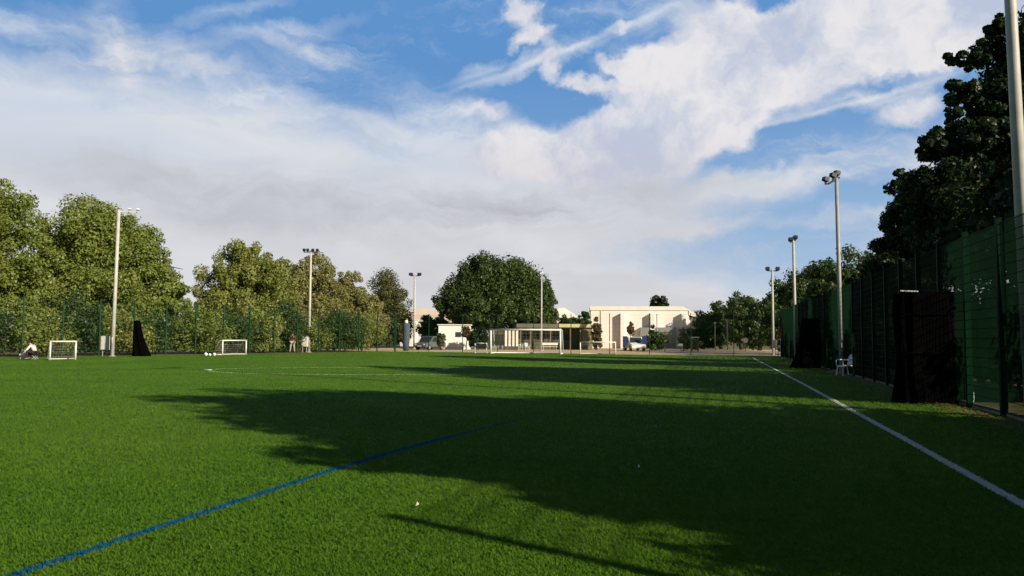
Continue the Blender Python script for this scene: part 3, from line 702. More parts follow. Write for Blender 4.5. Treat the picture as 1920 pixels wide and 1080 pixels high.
# ------------------------------------------------------------------ trees
def leaves(E, n, size, fill=.45, sub=34, subr=.33, seed=1, drop=0.0, squash=.8):
    """E: main ellipsoids (cx,cy,cz,rx,ry,rz). Leaves sit on the shells of many sub-clumps of each."""
    g = np.random.default_rng(seed); out = []; vol = np.array([e[3] * e[4] + e[3] * e[5] for e in E]); vol = vol / vol.sum()
    for e, v in zip(E, vol):
        c = np.array(e[:3]); r = np.array(e[3:6]); k = max(6, int(sub * len(E) * v + 3))
        d = g.normal(size=(k, 3)); d /= np.linalg.norm(d, axis=1)[:, None]
        rad = np.where(g.random(k) < fill, g.random(k) ** .5 * .6, .68 + .24 * g.random(k))
        cc = c + d * r * rad[:, None]; cr = (min(r.mean(), 1.3 * r.min()) * subr) * (.6 + .75 * g.random(k))
        per = cr ** 2; per = per / per.sum(); cnt = (n * v * per).astype(int)
        idx = np.repeat(np.arange(k), cnt); m = len(idx)
        q = g.normal(size=(m, 3)); q /= np.linalg.norm(q, axis=1)[:, None]
        rr = 1.0 - .5 * g.random(m) ** 2 + .12 * g.normal(size=m)
        P = cc[idx] + q * (cr[idx] * rr)[:, None] * np.array([1, 1, squash])
        out.append(np.hstack([P, q]))
    A = np.vstack(out); P, q = A[:, :3], A[:, 3:]
    if drop:
        keep = g.random(len(P)) > drop; P = P[keep]; q = q[keep]
    k = P[:, 2] > .15; P = P[k]; q = q[k]; m = len(P)
    nrm = q * .85 + g.normal(size=(m, 3)) * .45 + np.array([0, 0, .25]); nrm /= np.linalg.norm(nrm, axis=1)[:, None]
    t = np.cross(nrm, g.normal(size=(m, 3))); t /= np.linalg.norm(t, axis=1)[:, None]; bt = np.cross(nrm, t)
    s = (size * (.55 + .8 * g.random(m)))[:, None]
    V = np.stack([P - t * s * .5, P + bt * s * .34 + t * s * .05, P + t * s * .55 + nrm * s * .1, P - bt * s * .34 + t * s * .05], 1).reshape(-1, 3)
    return V, np.arange(m * 4).reshape(m, 4)
def tree(kind, label, base, E, n, size, material, trunk=(.25, 3.0), group=None, cat='tree', seed=1, limbs=7, **kw):
    base = Vector((base[0], base[1], 0)); t = thing(kind, label, cat, base, 0, group)
    E2 = [(e[0] - base.x, e[1] - base.y, e[2], e[3], e[4], e[5]) for e in E]
    V, F = leaves(E2, n, size, seed=seed, **kw); np_mesh('crown' if cat == 'tree' else 'foliage', V, F, material, t)
    g = random.Random(seed); b = MB(); r0, h0 = trunk
    zt = max(e[2] + e[5] * .35 for e in E2)
    top = Vector((g.uniform(-.3, .3), g.uniform(-.3, .3), zt))
    mid = Vector((g.uniform(-.15, .15), g.uniform(-.15, .15), h0))
    b.tube([(0, 0, -.1), (mid.x * .3, mid.y * .3, h0 * .4), mid, mid.lerp(top, .5), top], [r0 * 1.35, r0, r0 * .8, r0 * .45, r0 * .12], 9)
    b.build('trunk' if cat == 'tree' else 'stem', M['bark'], t, True)
    if limbs:
        lb = MB()
        for i in range(limbs):
            e = E2[i % len(E2)]; f = g.uniform(.0, .55); st_ = mid.lerp(top, f)
            a = g.uniform(0, 6.28); q = g.uniform(.2, .55)
            en = Vector((e[0] + math.cos(a) * e[3] * q, e[1] + math.sin(a) * e[4] * q, max(st_.z + .3, e[2] + g.uniform(-.2, .6) * e[5])))
            md = st_.lerp(en, .5) + Vector((0, 0, .12 * (en - st_).length))
            lb.tube([st_, md, en], [r0 * .42, r0 * .25, r0 * .07], 6)
        lb.build('limbs' if cat == 'tree' else 'branches', M['bark'], t, True)
    return t
def PE(px, py, rx, ry, D, ryd=None):            # picture ellipse at distance D -> world ellipsoid
    c = W(px, py, D); k = D / 1500
    return (c.x, c.y, c.z, rx * k, (ryd if ryd else rx) * k, ry * k)
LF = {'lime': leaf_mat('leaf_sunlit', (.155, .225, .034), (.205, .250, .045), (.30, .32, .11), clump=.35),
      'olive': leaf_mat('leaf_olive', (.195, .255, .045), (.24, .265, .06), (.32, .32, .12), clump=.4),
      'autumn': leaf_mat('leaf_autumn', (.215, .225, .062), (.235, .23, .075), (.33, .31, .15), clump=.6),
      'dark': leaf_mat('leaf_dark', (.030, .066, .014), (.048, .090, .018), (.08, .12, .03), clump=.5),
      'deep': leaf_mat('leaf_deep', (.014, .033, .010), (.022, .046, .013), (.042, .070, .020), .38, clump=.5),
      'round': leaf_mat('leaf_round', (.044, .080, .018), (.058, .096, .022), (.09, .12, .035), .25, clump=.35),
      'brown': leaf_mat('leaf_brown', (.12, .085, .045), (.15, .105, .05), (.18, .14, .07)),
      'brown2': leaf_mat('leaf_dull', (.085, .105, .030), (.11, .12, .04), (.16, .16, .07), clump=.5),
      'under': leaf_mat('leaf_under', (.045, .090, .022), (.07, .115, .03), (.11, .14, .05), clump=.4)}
gL = 'trees beyond the left fence'
def bp(px, D): q = W(px, 640, D); return (q.x, q.y)
SC = 1.06
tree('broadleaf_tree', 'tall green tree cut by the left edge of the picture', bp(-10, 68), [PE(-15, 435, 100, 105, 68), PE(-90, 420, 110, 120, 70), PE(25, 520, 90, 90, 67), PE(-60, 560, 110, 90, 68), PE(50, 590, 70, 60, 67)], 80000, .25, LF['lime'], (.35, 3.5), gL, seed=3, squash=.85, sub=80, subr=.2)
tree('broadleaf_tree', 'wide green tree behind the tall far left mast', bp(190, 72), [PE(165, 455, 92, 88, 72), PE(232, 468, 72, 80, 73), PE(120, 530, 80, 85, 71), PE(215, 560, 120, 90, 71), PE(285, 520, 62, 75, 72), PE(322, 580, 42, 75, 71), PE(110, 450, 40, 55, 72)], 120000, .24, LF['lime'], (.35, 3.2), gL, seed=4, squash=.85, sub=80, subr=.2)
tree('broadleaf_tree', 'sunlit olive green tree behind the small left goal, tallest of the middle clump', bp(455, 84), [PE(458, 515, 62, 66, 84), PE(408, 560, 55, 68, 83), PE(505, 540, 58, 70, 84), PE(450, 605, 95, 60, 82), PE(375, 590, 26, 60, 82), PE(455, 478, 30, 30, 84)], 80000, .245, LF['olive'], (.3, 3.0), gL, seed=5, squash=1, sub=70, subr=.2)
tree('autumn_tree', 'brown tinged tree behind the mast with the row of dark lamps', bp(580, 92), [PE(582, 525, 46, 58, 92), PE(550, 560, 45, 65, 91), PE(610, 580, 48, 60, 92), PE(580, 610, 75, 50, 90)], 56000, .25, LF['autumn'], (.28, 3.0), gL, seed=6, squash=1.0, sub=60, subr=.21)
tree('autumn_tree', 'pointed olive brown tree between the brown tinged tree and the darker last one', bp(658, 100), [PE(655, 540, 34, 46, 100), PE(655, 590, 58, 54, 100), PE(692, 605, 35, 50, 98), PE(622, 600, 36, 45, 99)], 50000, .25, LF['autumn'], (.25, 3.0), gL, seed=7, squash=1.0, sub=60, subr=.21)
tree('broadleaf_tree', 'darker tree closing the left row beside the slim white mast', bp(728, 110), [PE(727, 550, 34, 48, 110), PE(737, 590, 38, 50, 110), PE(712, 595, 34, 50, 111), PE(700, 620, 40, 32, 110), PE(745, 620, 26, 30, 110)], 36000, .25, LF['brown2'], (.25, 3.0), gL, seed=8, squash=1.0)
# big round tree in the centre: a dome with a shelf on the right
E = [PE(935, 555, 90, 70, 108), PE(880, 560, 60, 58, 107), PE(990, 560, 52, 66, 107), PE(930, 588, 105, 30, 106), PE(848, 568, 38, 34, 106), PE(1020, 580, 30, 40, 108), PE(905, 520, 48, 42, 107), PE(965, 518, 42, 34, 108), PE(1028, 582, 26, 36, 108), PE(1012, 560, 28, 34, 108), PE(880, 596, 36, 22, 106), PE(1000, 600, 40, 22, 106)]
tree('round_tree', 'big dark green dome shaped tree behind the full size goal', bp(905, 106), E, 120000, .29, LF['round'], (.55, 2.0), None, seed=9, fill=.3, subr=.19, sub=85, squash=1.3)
# distant trees
tree('cypress', 'brownish narrow conifer at the left corner of the white building', bp(1118, 100), [PE(1118, 632, 10, 32, 100), PE(1120, 615, 7, 26, 100)], 3500, .25, LF['brown'], (.1, 1), seed=11, limbs=3)
tree('bushy_tree', 'dark bushy tree behind the low pavilion roof', bp(1090, 118), [PE(1096, 600, 12, 15, 118), PE(1078, 606, 14, 12, 118), PE(1060, 604, 12, 12, 118)], 4500, .35, LF['dark'], (.15, 2), seed=12, limbs=3)
tree('round_tree', 'small dark tree showing above the white building roof', bp(1237, 165), [PE(1237, 568, 17, 15, 165), PE(1226, 573, 9, 8, 165)], 3500, .5, LF['deep'], (.3, 4), seed=13, limbs=4)
tree('young_tree', 'young brown tree standing before the white building wall', bp(1183, 100), [PE(1183, 620, 8, 11, 100), PE(1183, 610, 4, 8, 100)], 700, .22, LF['brown'], (.06, 1.4), seed=14, limbs=4)
tree('shrub', 'green shrub in front of the painted grey shade on the white building', bp(1228, 97), [PE(1228, 640, 24, 16, 97), PE(1224, 626, 9, 16, 97)], 3500, .25, LF['dark'], (.08, .5), cat='shrub', seed=15, limbs=3)
tree('shrub', 'olive shrub at the right end of the white building', bp(1282, 98), [PE(1281, 632, 9, 20, 98), PE(1298, 645, 18, 10, 98)], 2500, .25, LF['autumn'], (.08, .5), cat='shrub', seed=16, limbs=3)
tree('tall_shrub', 'dark green bushy shrub left of the grey car', bp(797, 112), [PE(800, 618, 20, 26, 112), PE(822, 612, 16, 18, 112)], 4500, .3, LF['dark'], (.1, 1), cat='shrub', seed=17, limbs=3)
gF = 'trees beyond the far right corner'
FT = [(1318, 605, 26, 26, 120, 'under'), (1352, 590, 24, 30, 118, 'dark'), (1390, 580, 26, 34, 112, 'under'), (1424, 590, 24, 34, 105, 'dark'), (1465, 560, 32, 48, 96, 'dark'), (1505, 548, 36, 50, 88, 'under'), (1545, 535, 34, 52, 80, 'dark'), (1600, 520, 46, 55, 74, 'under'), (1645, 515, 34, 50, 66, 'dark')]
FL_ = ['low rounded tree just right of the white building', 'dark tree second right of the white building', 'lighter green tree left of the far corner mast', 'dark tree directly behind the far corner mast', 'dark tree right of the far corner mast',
       'green tree behind the mast with two bunched lamps', 'dark tree between the two masts above the right fence', 'green topped tree directly right of the lamp cluster mast', 'dark tree where the far trees meet the tall near ones']
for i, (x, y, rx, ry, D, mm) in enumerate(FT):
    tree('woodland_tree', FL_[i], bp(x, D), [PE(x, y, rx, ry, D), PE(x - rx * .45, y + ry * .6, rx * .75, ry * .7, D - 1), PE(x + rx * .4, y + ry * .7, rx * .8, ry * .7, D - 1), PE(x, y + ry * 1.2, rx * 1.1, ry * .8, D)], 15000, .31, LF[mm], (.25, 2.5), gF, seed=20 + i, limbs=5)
# tall trees beyond the right fence, mostly in their own shade
gR = 'tall trees overhanging the right fence'
sv = Vector((-math.sin(R(SUN_AZ)), -math.cos(R(SUN_AZ)), 0)); vv = Vector((-sv.y, sv.x, 0)); vv = vv if vv.y > 0 else -vv
def UV(u, v): q = sv * u + vv * v; return q
def UE(u, v, z, ru, rv, rz): q = UV(u, v); return (q.x, q.y, z, max(ru, rv * .0 + ru), rv, rz)
def near_tree(label, u, parts, n, seed, mm='deep'):
    E = []
    for (du, v, z, r, rz) in parts: q = UV(u + du, v); E.append((q.x, q.y, z, r, r, rz))
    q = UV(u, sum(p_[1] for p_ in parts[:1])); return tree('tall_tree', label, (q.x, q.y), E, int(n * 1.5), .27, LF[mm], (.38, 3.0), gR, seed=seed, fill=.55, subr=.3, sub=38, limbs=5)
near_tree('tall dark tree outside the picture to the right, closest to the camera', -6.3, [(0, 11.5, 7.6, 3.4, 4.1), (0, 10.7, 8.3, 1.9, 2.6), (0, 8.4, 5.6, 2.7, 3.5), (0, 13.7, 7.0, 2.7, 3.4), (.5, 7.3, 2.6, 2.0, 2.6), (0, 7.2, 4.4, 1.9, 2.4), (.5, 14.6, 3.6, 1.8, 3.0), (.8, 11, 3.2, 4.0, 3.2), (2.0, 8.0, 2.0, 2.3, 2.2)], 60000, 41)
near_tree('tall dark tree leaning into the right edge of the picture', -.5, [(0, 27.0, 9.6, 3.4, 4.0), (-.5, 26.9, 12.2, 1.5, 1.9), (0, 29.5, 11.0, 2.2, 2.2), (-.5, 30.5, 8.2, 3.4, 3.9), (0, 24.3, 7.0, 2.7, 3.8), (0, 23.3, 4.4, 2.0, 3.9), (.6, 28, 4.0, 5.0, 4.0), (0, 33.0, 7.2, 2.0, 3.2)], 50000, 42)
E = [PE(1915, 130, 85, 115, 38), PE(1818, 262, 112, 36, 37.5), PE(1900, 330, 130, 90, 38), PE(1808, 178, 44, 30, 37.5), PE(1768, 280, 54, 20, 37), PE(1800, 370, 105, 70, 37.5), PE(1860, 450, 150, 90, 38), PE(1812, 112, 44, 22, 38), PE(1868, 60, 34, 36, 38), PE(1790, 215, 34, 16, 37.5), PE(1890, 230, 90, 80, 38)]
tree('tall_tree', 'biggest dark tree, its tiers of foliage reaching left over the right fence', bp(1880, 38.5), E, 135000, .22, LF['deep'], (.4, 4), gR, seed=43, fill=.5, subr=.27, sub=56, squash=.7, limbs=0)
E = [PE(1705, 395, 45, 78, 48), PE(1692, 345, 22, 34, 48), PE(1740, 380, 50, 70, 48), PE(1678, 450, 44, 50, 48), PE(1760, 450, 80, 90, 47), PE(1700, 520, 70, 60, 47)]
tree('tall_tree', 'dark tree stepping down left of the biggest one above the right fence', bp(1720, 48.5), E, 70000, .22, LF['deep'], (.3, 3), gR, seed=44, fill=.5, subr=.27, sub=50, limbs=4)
# undergrowth behind fences
def shrub_row(A, B, n, off, side, hmin, hmax, r, mm, labelf, grp, seed, cnt=2600, size=.3, skip=None):
    g = random.Random(seed)
    for i in range(n):
        f = (i + .5) / n
        if skip and skip(f): continue
        p_ = A.lerp(B, f) + side * (off + g.uniform(-.4, .9)); h = g.uniform(hmin, hmax); rr = r * g.uniform(.85, 1.2)
        tree('shrub', labelf(i), (p_.x, p_.y), [(p_.x, p_.y, h * .5, rr, rr * .8, h * .52), (p_.x + g.uniform(-1, 1), p_.y + g.uniform(-.5, .5), h * .4, rr * .8, rr * .8, h * .42)], cnt, size, LF[mm[i % len(mm)]], (.07, .5), grp, 'shrub', seed * 50 + i, limbs=3)
ordn = ['first', 'second', 'third', 'fourth', 'fifth', 'sixth', 'seventh', 'eighth', 'ninth', 'tenth', 'eleventh', 'twelfth', 'thirteenth', 'fourteenth', 'fifteenth', 'sixteenth']
shrub_row(FLN, FC, 16, 3.2, lp, 3.2, 4.8, 2.3, ['under', 'lime', 'under', 'olive'], lambda i: 'leafy undergrowth shrub behind the left fence, %s from the left end' % ordn[i], 'undergrowth behind the left fence', 5, 9000, .19)
v0 = FRN.dot(vv)
def in_gap(f):
    p_ = FRN.lerp(FR1, f); v = p_.dot(vv); return 14.6 < v < 21.8
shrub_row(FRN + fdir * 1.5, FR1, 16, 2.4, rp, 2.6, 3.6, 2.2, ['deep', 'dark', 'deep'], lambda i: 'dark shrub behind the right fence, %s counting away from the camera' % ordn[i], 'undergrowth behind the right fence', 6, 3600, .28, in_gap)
for i, v in enumerate((12.5, 16.5, 20.5)):
    q = FRN + fdir * ((v - v0) / .9) + rp * 11.5
    tree('shrub', ['first from the camera of three broad bushes standing well behind the right fence', 'middle one of three broad bushes standing well behind the right fence', 'farthest of three broad bushes standing well behind the right fence'][i], (q.x, q.y), [(q.x, q.y, 2.1, 2.9, 2.9, 2.2), (q.x + 1, q.y - 1, 1.6, 2.2, 2.2, 1.7)], 7000, .25, LF['deep'], (.08, .5), 'broad bushes set back from the right fence', 'shrub', 300 + i, limbs=3)
tree('shrub', 'low green shrub seen through the right fence at the edge of the picture', bp(2150, 26), [PE(2100, 580, 190, 60, 26), PE(1960, 620, 90, 50, 26.5)], 5000, .25, LF['dark'], (.07, .4), None, 'shrub', 77, limbs=3)

# ------------------------------------------------------------------ buildings
def frame_at(px, D, rz, name, label, cat, group=None):
    q = W(px, 640, D); return thing(name, label, cat, (q.x, q.y, 0), rz, group)
K = lambda px, D: px * D / 1500
# white shed: local x along facade to the right, +y away
D = 120; zt = W(1200, 576, D).z
t = frame_at(1108, D, R(-5), 'white_building', 'big cream white building with projecting bays at the far end', 'building')
Wd = K(181, D)
b = MB(); b.box((Wd / 2, 5, (zt - .5) / 2), (Wd, 10, zt - .5)); b.build('wall', M['wall_white'], t)
b = MB(); b.prism([(-.15, zt - .5), (Wd + .0, zt - .5), (Wd + .0, zt - 1.2), (Wd + 1.2, zt - 1.5), (Wd + .95, zt - .9), (Wd - .9, zt + .1), (-.15, zt + .1)], -.12, 10.2); b.build('roof', M['roof_pale'], t)
for i, (x0, x1) in enumerate([(1160, 1166), (1214, 1220), (1270, 1276)]):
    xa = K(x0 - 1106, D) * 1.02; b = MB(); b.box((xa + .25, -.42, (zt - .95) / 2), (.6, .84, zt - .95)); b.build('bay', M['wall_white'], t)
xa = K(1124 - 1106, D); b = MB(); b.box((xa, -.03, zt * .5), (.1, .06, zt * .8)); b.build('downpipe', M['grey_wall'], t)
xa, xb = K(1197 - 1106, D), K(1262 - 1106, D); b = MB(); b.box(((xa + xb) / 2, -.42, 1.55), (xb - xa, .8, 3.1)); b.build('shade_block', M['grey_wall'], t)  # grey block in place of the tree shadow on the lower facade
b = MB(); b.box((Wd + .55, 4.5, (zt - 1.5) / 2), (1.1, 8, zt - 1.5)); b.build('side_wing', M['wall_white'], t)
# far roofs left and right of the round tree
t = frame_at(762, 150, R(-6), 'warehouse', 'pale pinkish warehouse with a sloping roof left of the big round tree', 'building')
z1 = W(800, 577, 150).z; z0 = W(860, 598, 150).z; wl = K(118, 150)
b = MB(); b.prism([(0, 0), (wl, 0), (wl, z0 - .9), (0, z0 - .4)], 0, 12); b.build('wall', M['wall_white'], t)
b = MB(); b.prism([(-.3, z0 - .4), (wl + .4, z0 - .9), (wl + .4, z0 - .5), (K(60, 150), z1 - .5), (K(28, 150), z1), (-.3, z1 - 1.0)], -.4, 12.5); b.build('roof', M['wall_pink'], t)
b = MB(); b.box((wl * .5, -.1, z0 * .5 - .2), (wl * .3, .15, z0 * .45)); b.build('door', M['grey_wall'], t)
t = frame_at(1036, 150, R(4), 'warehouse', 'white gabled roof showing between the round tree and the white building', 'building')
z1 = W(1050, 577, 150).z; z0 = W(1076, 593, 150).z; wl = K(44, 150)
b = MB(); b.box((wl / 2, 4, (z0 - .3) / 2), (wl, 8, z0 - .3)); b.build('wall', M['wall_white'], t)
b = MB(); b.prism([(-.3, z0 - .3), (wl + .3, z0 - .3), (wl + .3, z0), (K(22, 150), z1), (-.3, z1 - .3)], -.4, 8.4); b.build('roof', M['roof_pale'], t)
b = MB(); b.box((wl * .5, -.06, z0 * .6), (wl * .25, .1, 1.0)); b.build('window', M['dark_wall'], t)
# pavilion
D = 101; zt = W(1040, 606, D).z; wl = K(141, D)
t = frame_at(971, D, R(6), 'pavilion', 'low timber pavilion with a flat roof behind the full size goal', 'building')
b = MB(); b.box((wl / 2, 4.2, (zt - .6) / 2), (wl - .2, 5, zt - .6)); b.build('wall', M['dark_wall'], t)
b = MB(); b.box((wl / 2, 3.2, zt - .34), (wl + .5, 7.6, .5)); b.build('roof', M['felt'], t)
b = MB(); b.box((wl * .78, -.66, zt - .30), (wl * .48, .1, .42)); b.build('fascia', M['fascia'], t)
b = MB(); b.box((wl - .7, 1.2, (zt - .6) / 2), (1.3, 3.2, zt - .6)); b.build('end_wall', M['timber'], t)
for k in range(7): b = MB(); b.box((.3 + k * (wl - 1.9) / 6, -.45, (zt - .6) / 2), (.14, .14, zt - .6)); b.build('column', M['timber'], t)
for k in range(4): b = MB(); b.box((1.3 + k * 1.75, 1.66, 1.55), (1.1, .06, .9)); f = b.build('window', M['glass'], t); b = MB(); b.box((1.3 + k * 1.75, 1.64, 1.08), (1.24, .1, .06)); b.build('sill', M['timber'], f)
# white slatted hut seen through the goal
t = frame_at(946, 97, R(4), 'slatted_hut', 'small cream hut with upright slats seen through the big goal', 'hut'); wl = K(26, 97); zt = W(958, 618, 97).z
b = MB(); b.box((wl / 2, 1, zt / 2), (wl, 2, zt)); b.build('wall', M['dark_wall'], t)
b = MB(); b.box((wl / 2, 1, zt + .05), (wl + .2, 2.2, .1)); b.build('roof', M['roof_pale'], t)
for k in range(4): b = MB(); b.box((.17 + k * (wl - .34) / 3, -.03, zt / 2 + .2), (.26, .05, zt - .5)); b.build('slat_panel', M['roof_pale'], t)
t = frame_at(916, 104, R(0), 'storage_container', 'grey pinkish storage container behind the left half of the big goal', 'container'); wl = K(32, 104); zt = W(930, 617, 104).z
b = MB(); b.box((wl / 2, 1.2, zt / 2), (wl, 2.4, zt)); b.build('body', M['grey_wall'], t); b = MB(); b.box((wl / 2, -.03, zt - .35), (wl, .06, .7)); b.build('top_band', M['wall_pink'], t)
for k in range(2): b = MB(); b.box((wl * (.27 + .46 * k), -.03, zt * .38), (wl * .4, .05, zt * .7)); b.build('door', M['grey_wall'], t)

# ------------------------------------------------------------------ vehicles
def car(name, label, px, D, rz, paint, L=4.2, Wd=1.75, H=1.45, van=False, cat='car', group=None):
    q = W(px, 640, D); t = thing(name, label, cat, (q.x, q.y, 0), rz, group)      # local: length along x, front at -x
    h = L / 2
    if van: prof = [(-h, .35), (h, .35), (h, H * .96), (h - .15, H), (-h + 1.35, H), (-h + .75, H * .62), (-h + .05, H * .5)]
    else: prof = [(-h, .32), (h, .32), (h, .82), (h - .12, .93), (h - .55, .95), (h - 1.0, H - .06), (h - 1.2, H), (-h + 1.75, H), (-h + 1.55, H - .04), (-h + .98, .93), (-h + .1, .74), (-h, .6)]
    b = MB(); b.prism(prof, -Wd / 2, Wd / 2); b.build('body', paint, t, bevel=.05)
    g = MB()
    if van: g.add([(-h + .73, -Wd / 2 + .12, H * .62 + .03), (-h + .73, Wd / 2 - .12, H * .62 + .03), (-h + 1.28, Wd / 2 - .12, H - .08), (-h + 1.28, -Wd / 2 + .12, H - .08)], [(0, 1, 2, 3)])
    else: g.add([(-h + .97, -Wd / 2 + .1, .97), (-h + .97, Wd / 2 - .1, .97), (-h + 1.56, Wd / 2 - .18, H - .07), (-h + 1.56, -Wd / 2 + .18, H - .07)], [(0, 1, 2, 3)])
    for v in range(len(g.v)): x, y, z = g.v[v]; g.v[v] = (x - .03, y, z + .02)
    g.build('windscreen', M['glass'], t)
    for s_ in (-1, 1):
        w_ = MB(); y = s_ * (Wd / 2 + .006)
        if van: w_.add([(-h + .95, y, H * .66), (-h + 1.9, y, H * .66), (-h + 1.9, y, H * .92), (-h + 1.35, y, H * .92)], [(0, 1, 2, 3)])
        else: w_.add([(-h + 1.2, y, .95), (h - .85, y, .95), (h - 1.2, y, H - .12), (-h + 1.72, y, H - .12)], [(0, 1, 2, 3)])
        w_.build('side_window', M['glass'], t)
        lb = MB(); lb.sphere((-h + .03, s_ * (Wd / 2 - .28), .64), (.06, .17, .09), 10, 6); lb.build('headlight', M['lampglass'], t)
        for x in (-h + .78, h - .8):
            wb = MB(); wb.tube([(x, s_ * (Wd / 2 - .19), .31), (x, s_ * (Wd / 2 + .02), .31)], .31, 18); wh = wb.build('wheel', M['tyre'], t)
            rb = MB(); rb.tube([(x, s_ * (Wd / 2 + .0), .31), (x, s_ * (Wd / 2 + .035), .31)], .19, 12); rb.build('rim', M['rim'], wh)
    nb = MB(); nb.box((-h - .02, 0, .46), (.03, .5, .11)); nb.build('number_plate', M['white'], t)
    return t
car('parked_car', 'dark grey car parked left of the white van', 806, 94, R(60), M['grey_car'], 4.1, 1.75, 1.6)
t = frame_at(822, 98, R(2), 'white_outbuilding', 'low bright white building seen under the left side of the big round tree', 'building'); wl = K(60, 98); zt = W(850, 610, 98).z
b = MB(); b.box((wl / 2, 1.2, zt / 2), (wl, 2.4, zt)); b.build('wall', M['outwall'], t)
b = MB(); b.box((wl / 2, 1.2, zt + .06), (wl + .3, 2.7, .12)); b.build('roof', M['roof_pale'], t)
for k in range(2): b = MB(); b.box((wl * (.62 + .22 * k), -.02, zt * .62), (.7, .05, .6)); b.build('window', M['glass'], t)
t = frame_at(750, 128, R(-3), 'white_outbuilding', 'small white building behind the slim mast at the end of the left trees', 'building'); wl = K(24, 128); zt = W(760, 600, 128).z
b = MB(); b.box((wl / 2, 2.5, zt / 2), (wl, 5, zt)); b.build('wall', M['outwall'], t)
b = MB(); b.box((wl / 2, 2.4, zt + .06), (wl + .3, 5.4, .12)); b.build('roof', M['roof_pale'], t)
tree('shrub', 'brown leaved shrub below the big round tree, before the white building', bp(874, 95), [PE(874, 622, 8, 14, 95), PE(880, 632, 7, 8, 95)], 1500, .25, LF['brown'], (.06, 1.2), cat='shrub', seed=61, limbs=3)
tree('shrub', 'dark shrub right of the brown one below the big round tree', bp(897, 95), [PE(898, 634, 17, 20, 95), PE(888, 644, 10, 10, 95)], 3500, .25, LF['deep'], (.06, .5), cat='shrub', seed=62, limbs=3)
tree('shrub', 'grey green shrub behind the right end of the grey car', bp(824, 94), [PE(826, 637, 9, 15, 94)], 1500, .22, LF['under'], (.06, .5), cat='shrub', seed=63, limbs=3)
car('parked_car', 'white car parked between two navy boards before the white building', 1189, 96, R(97), M['white_car'], 4.1, 1.75, 1.65)
for i, px_ in enumerate((1172, 1208)):
    q = W(px_, 640, 94.5); t = thing('banner_board', ['left navy blue board beside the white car before the white building', 'right navy blue board beside the white car before the white building'][i], 'board', (q.x, q.y, 0)); z1 = W(px_, 630, 94.5).z
    b = MB(); b.box((0, 0, z1 - .6), (.55, .05, 1.15)); b.build('panel', M['blue_car'], t)
    for x in (-.2, .2): b = MB(); b.box((x, .05, z1 * .5), (.05, .04, z1)); b.build('leg', M['lamp'], t)
q = W(1398, 640, 98); t = thing('round_sign', 'round white sign on a short dark post before the far right trees', 'sign', (q.x, q.y, 0)); zc = W(1398, 638, 98).z
b = MB(); b.tube([(0, -.02, zc), (0, .02, zc)], .32, 20); b.build('disc', M['white'], t); b = MB(); b.tube([(0, .04, 0), (0, .04, zc)], .035, 8); b.build('post', M['lamp'], t)
# tall blue-grey wrapped post near the left corner
q = W(761, 657, 87); t = thing('wrapped_post', 'blue grey wrapped post with a white cap at the far left corner', 'post', (q.x, q.y, 0)); zt = W(761, 600, 87).z
b = MB(); b.tube([(0, 0, 0), (0, 0, zt * .3), (.02, 0, zt * .7), (0, 0, zt - .35)], [.30, .38, .40, .36], 12); b.build('wrapping', M['bluegrey'], t, True)
b = MB(); b.tube([(0, 0, zt - .4), (0, 0, zt - .1), (0, 0, zt)], [.2, .2, .1], 12); b.build('cap', M['white'], t, True)
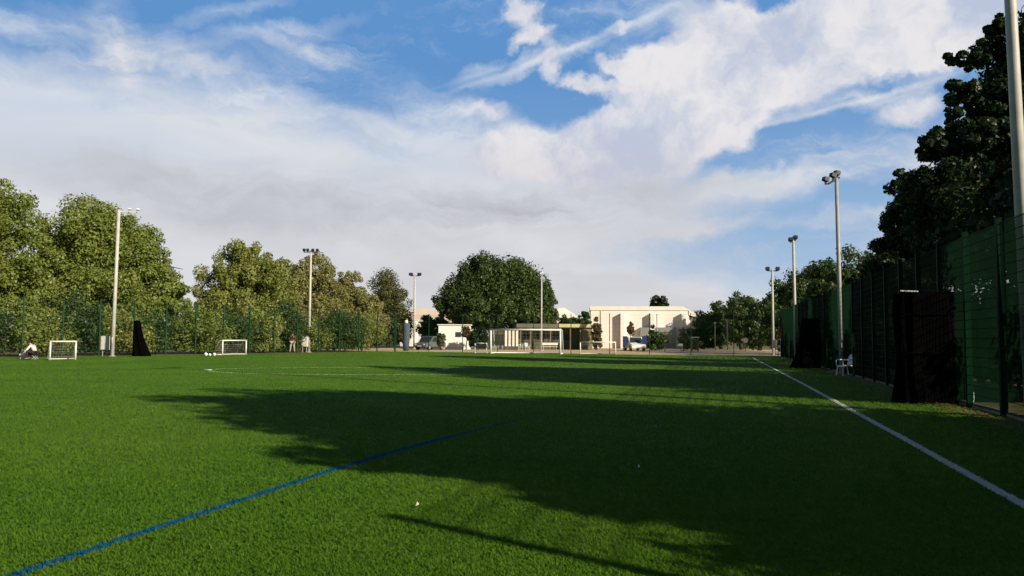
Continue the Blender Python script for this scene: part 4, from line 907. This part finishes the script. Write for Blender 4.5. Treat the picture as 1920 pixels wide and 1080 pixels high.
# benches / table
def bench(px, py, D, L, rz, label, m='white'):
    q = W(px, py, D); t = thing('bench', label, 'bench', (q.x, q.y, 0), rz)
    b = MB(); b.box((0, 0, .45), (L, .38, .05)); b.build('seat', M[m], t); b = MB(); b.box((0, .2, .78), (L, .05, .26)); b.build('backrest', M[m], t)
    for s_ in (-1, 1): b = MB(); b.box((s_ * (L / 2 - .2), .05, .32), (.06, .36, .63)); b.build('leg', M['galv'], t)
bench(1031, 650, 94, 1.9, 0, 'pale bench in front of the pavilion, seen through the big goal')
bench(1262, 652, 92, 2.3, 0, 'pale bench in front of the shrubs at the white building', 'concrete')
for i, (px_, lb) in enumerate([(977, 'left one of the two pale chairs in front of the pavilion'), (988, 'right one of the two pale chairs in front of the pavilion')]):
    q = W(px_, 650, 93.5); chair((q.x, q.y, 0), R(70 + 40 * i), lb)
q = W(1303, 640, 95); t = thing('picnic_table', 'white topped table beyond the far end fence, right of the white building', 'table', (q.x, q.y, 0)); z = W(1303, 632.5, 95).z
b = MB(); b.box((0, 0, z), (.9, .8, .12)); b.build('table_top', M['roof_pale'], t)
for x in (-.35, .35): b = MB(); b.box((x, 0, z / 2 - .03), (.07, .5, z - .06)); b.build('leg', M['timber'], t)
# red sign and white bin at the far right corner
q = W(1462, 640, 69); t = thing('warning_sign', 'narrow red sign on the far end of the right fence', 'sign', (q.x - .02, q.y - .3, 0)); z0, z1 = W(1462, 631, 69).z, W(1462, 613, 69).z
b = MB(); b.box((0, 0, (z0 + z1) / 2), (.26, .03, z1 - z0)); b.build('panel', M['red'], t); b = MB(); b.tube([(0, .05, 0), (0, .05, z1)], .025, 6); b.build('post', M['galv'], t)
q = G(1453.5, 667); t = thing('litter_bin', 'white bin on a post at the foot of the far corner mast', 'bin', (q.x, q.y, 0)); z0, z1 = W(1453, 653, q.y).z, W(1453, 637, q.y).z
b = MB(); b.tube([(0, 0, z0), (0, 0, z1 - .04), (0, 0, z1)], [.15, .19, .12], 14); b.build('bucket', M['white'], t, True); b = MB(); b.tube([(0, .02, 0), (0, .02, z0)], .035, 8); b.build('post', M['lamp'], t)
# pale posts by the far trees
for i, (px_, y0) in enumerate([(1364, 600), (1341, 605), (1232, 590)]):
    D = 108 if i < 2 else 101; q = W(px_, 640, D); z = W(px_, y0, D).z; b = MB(); b.tube([(0, 0, 0), (0, 0, z)], .07, 8); b.box((0, 0, z), (.35, .1, .1)); o = b.build('pale_post', M['netw']); o.location = (q.x, q.y, 0)
    tag(o, ['pale post before the trees left of the far corner mast', 'shorter pale post nearer the white building, before the trees', 'pale post in front of the white building wall'][i], 'post')
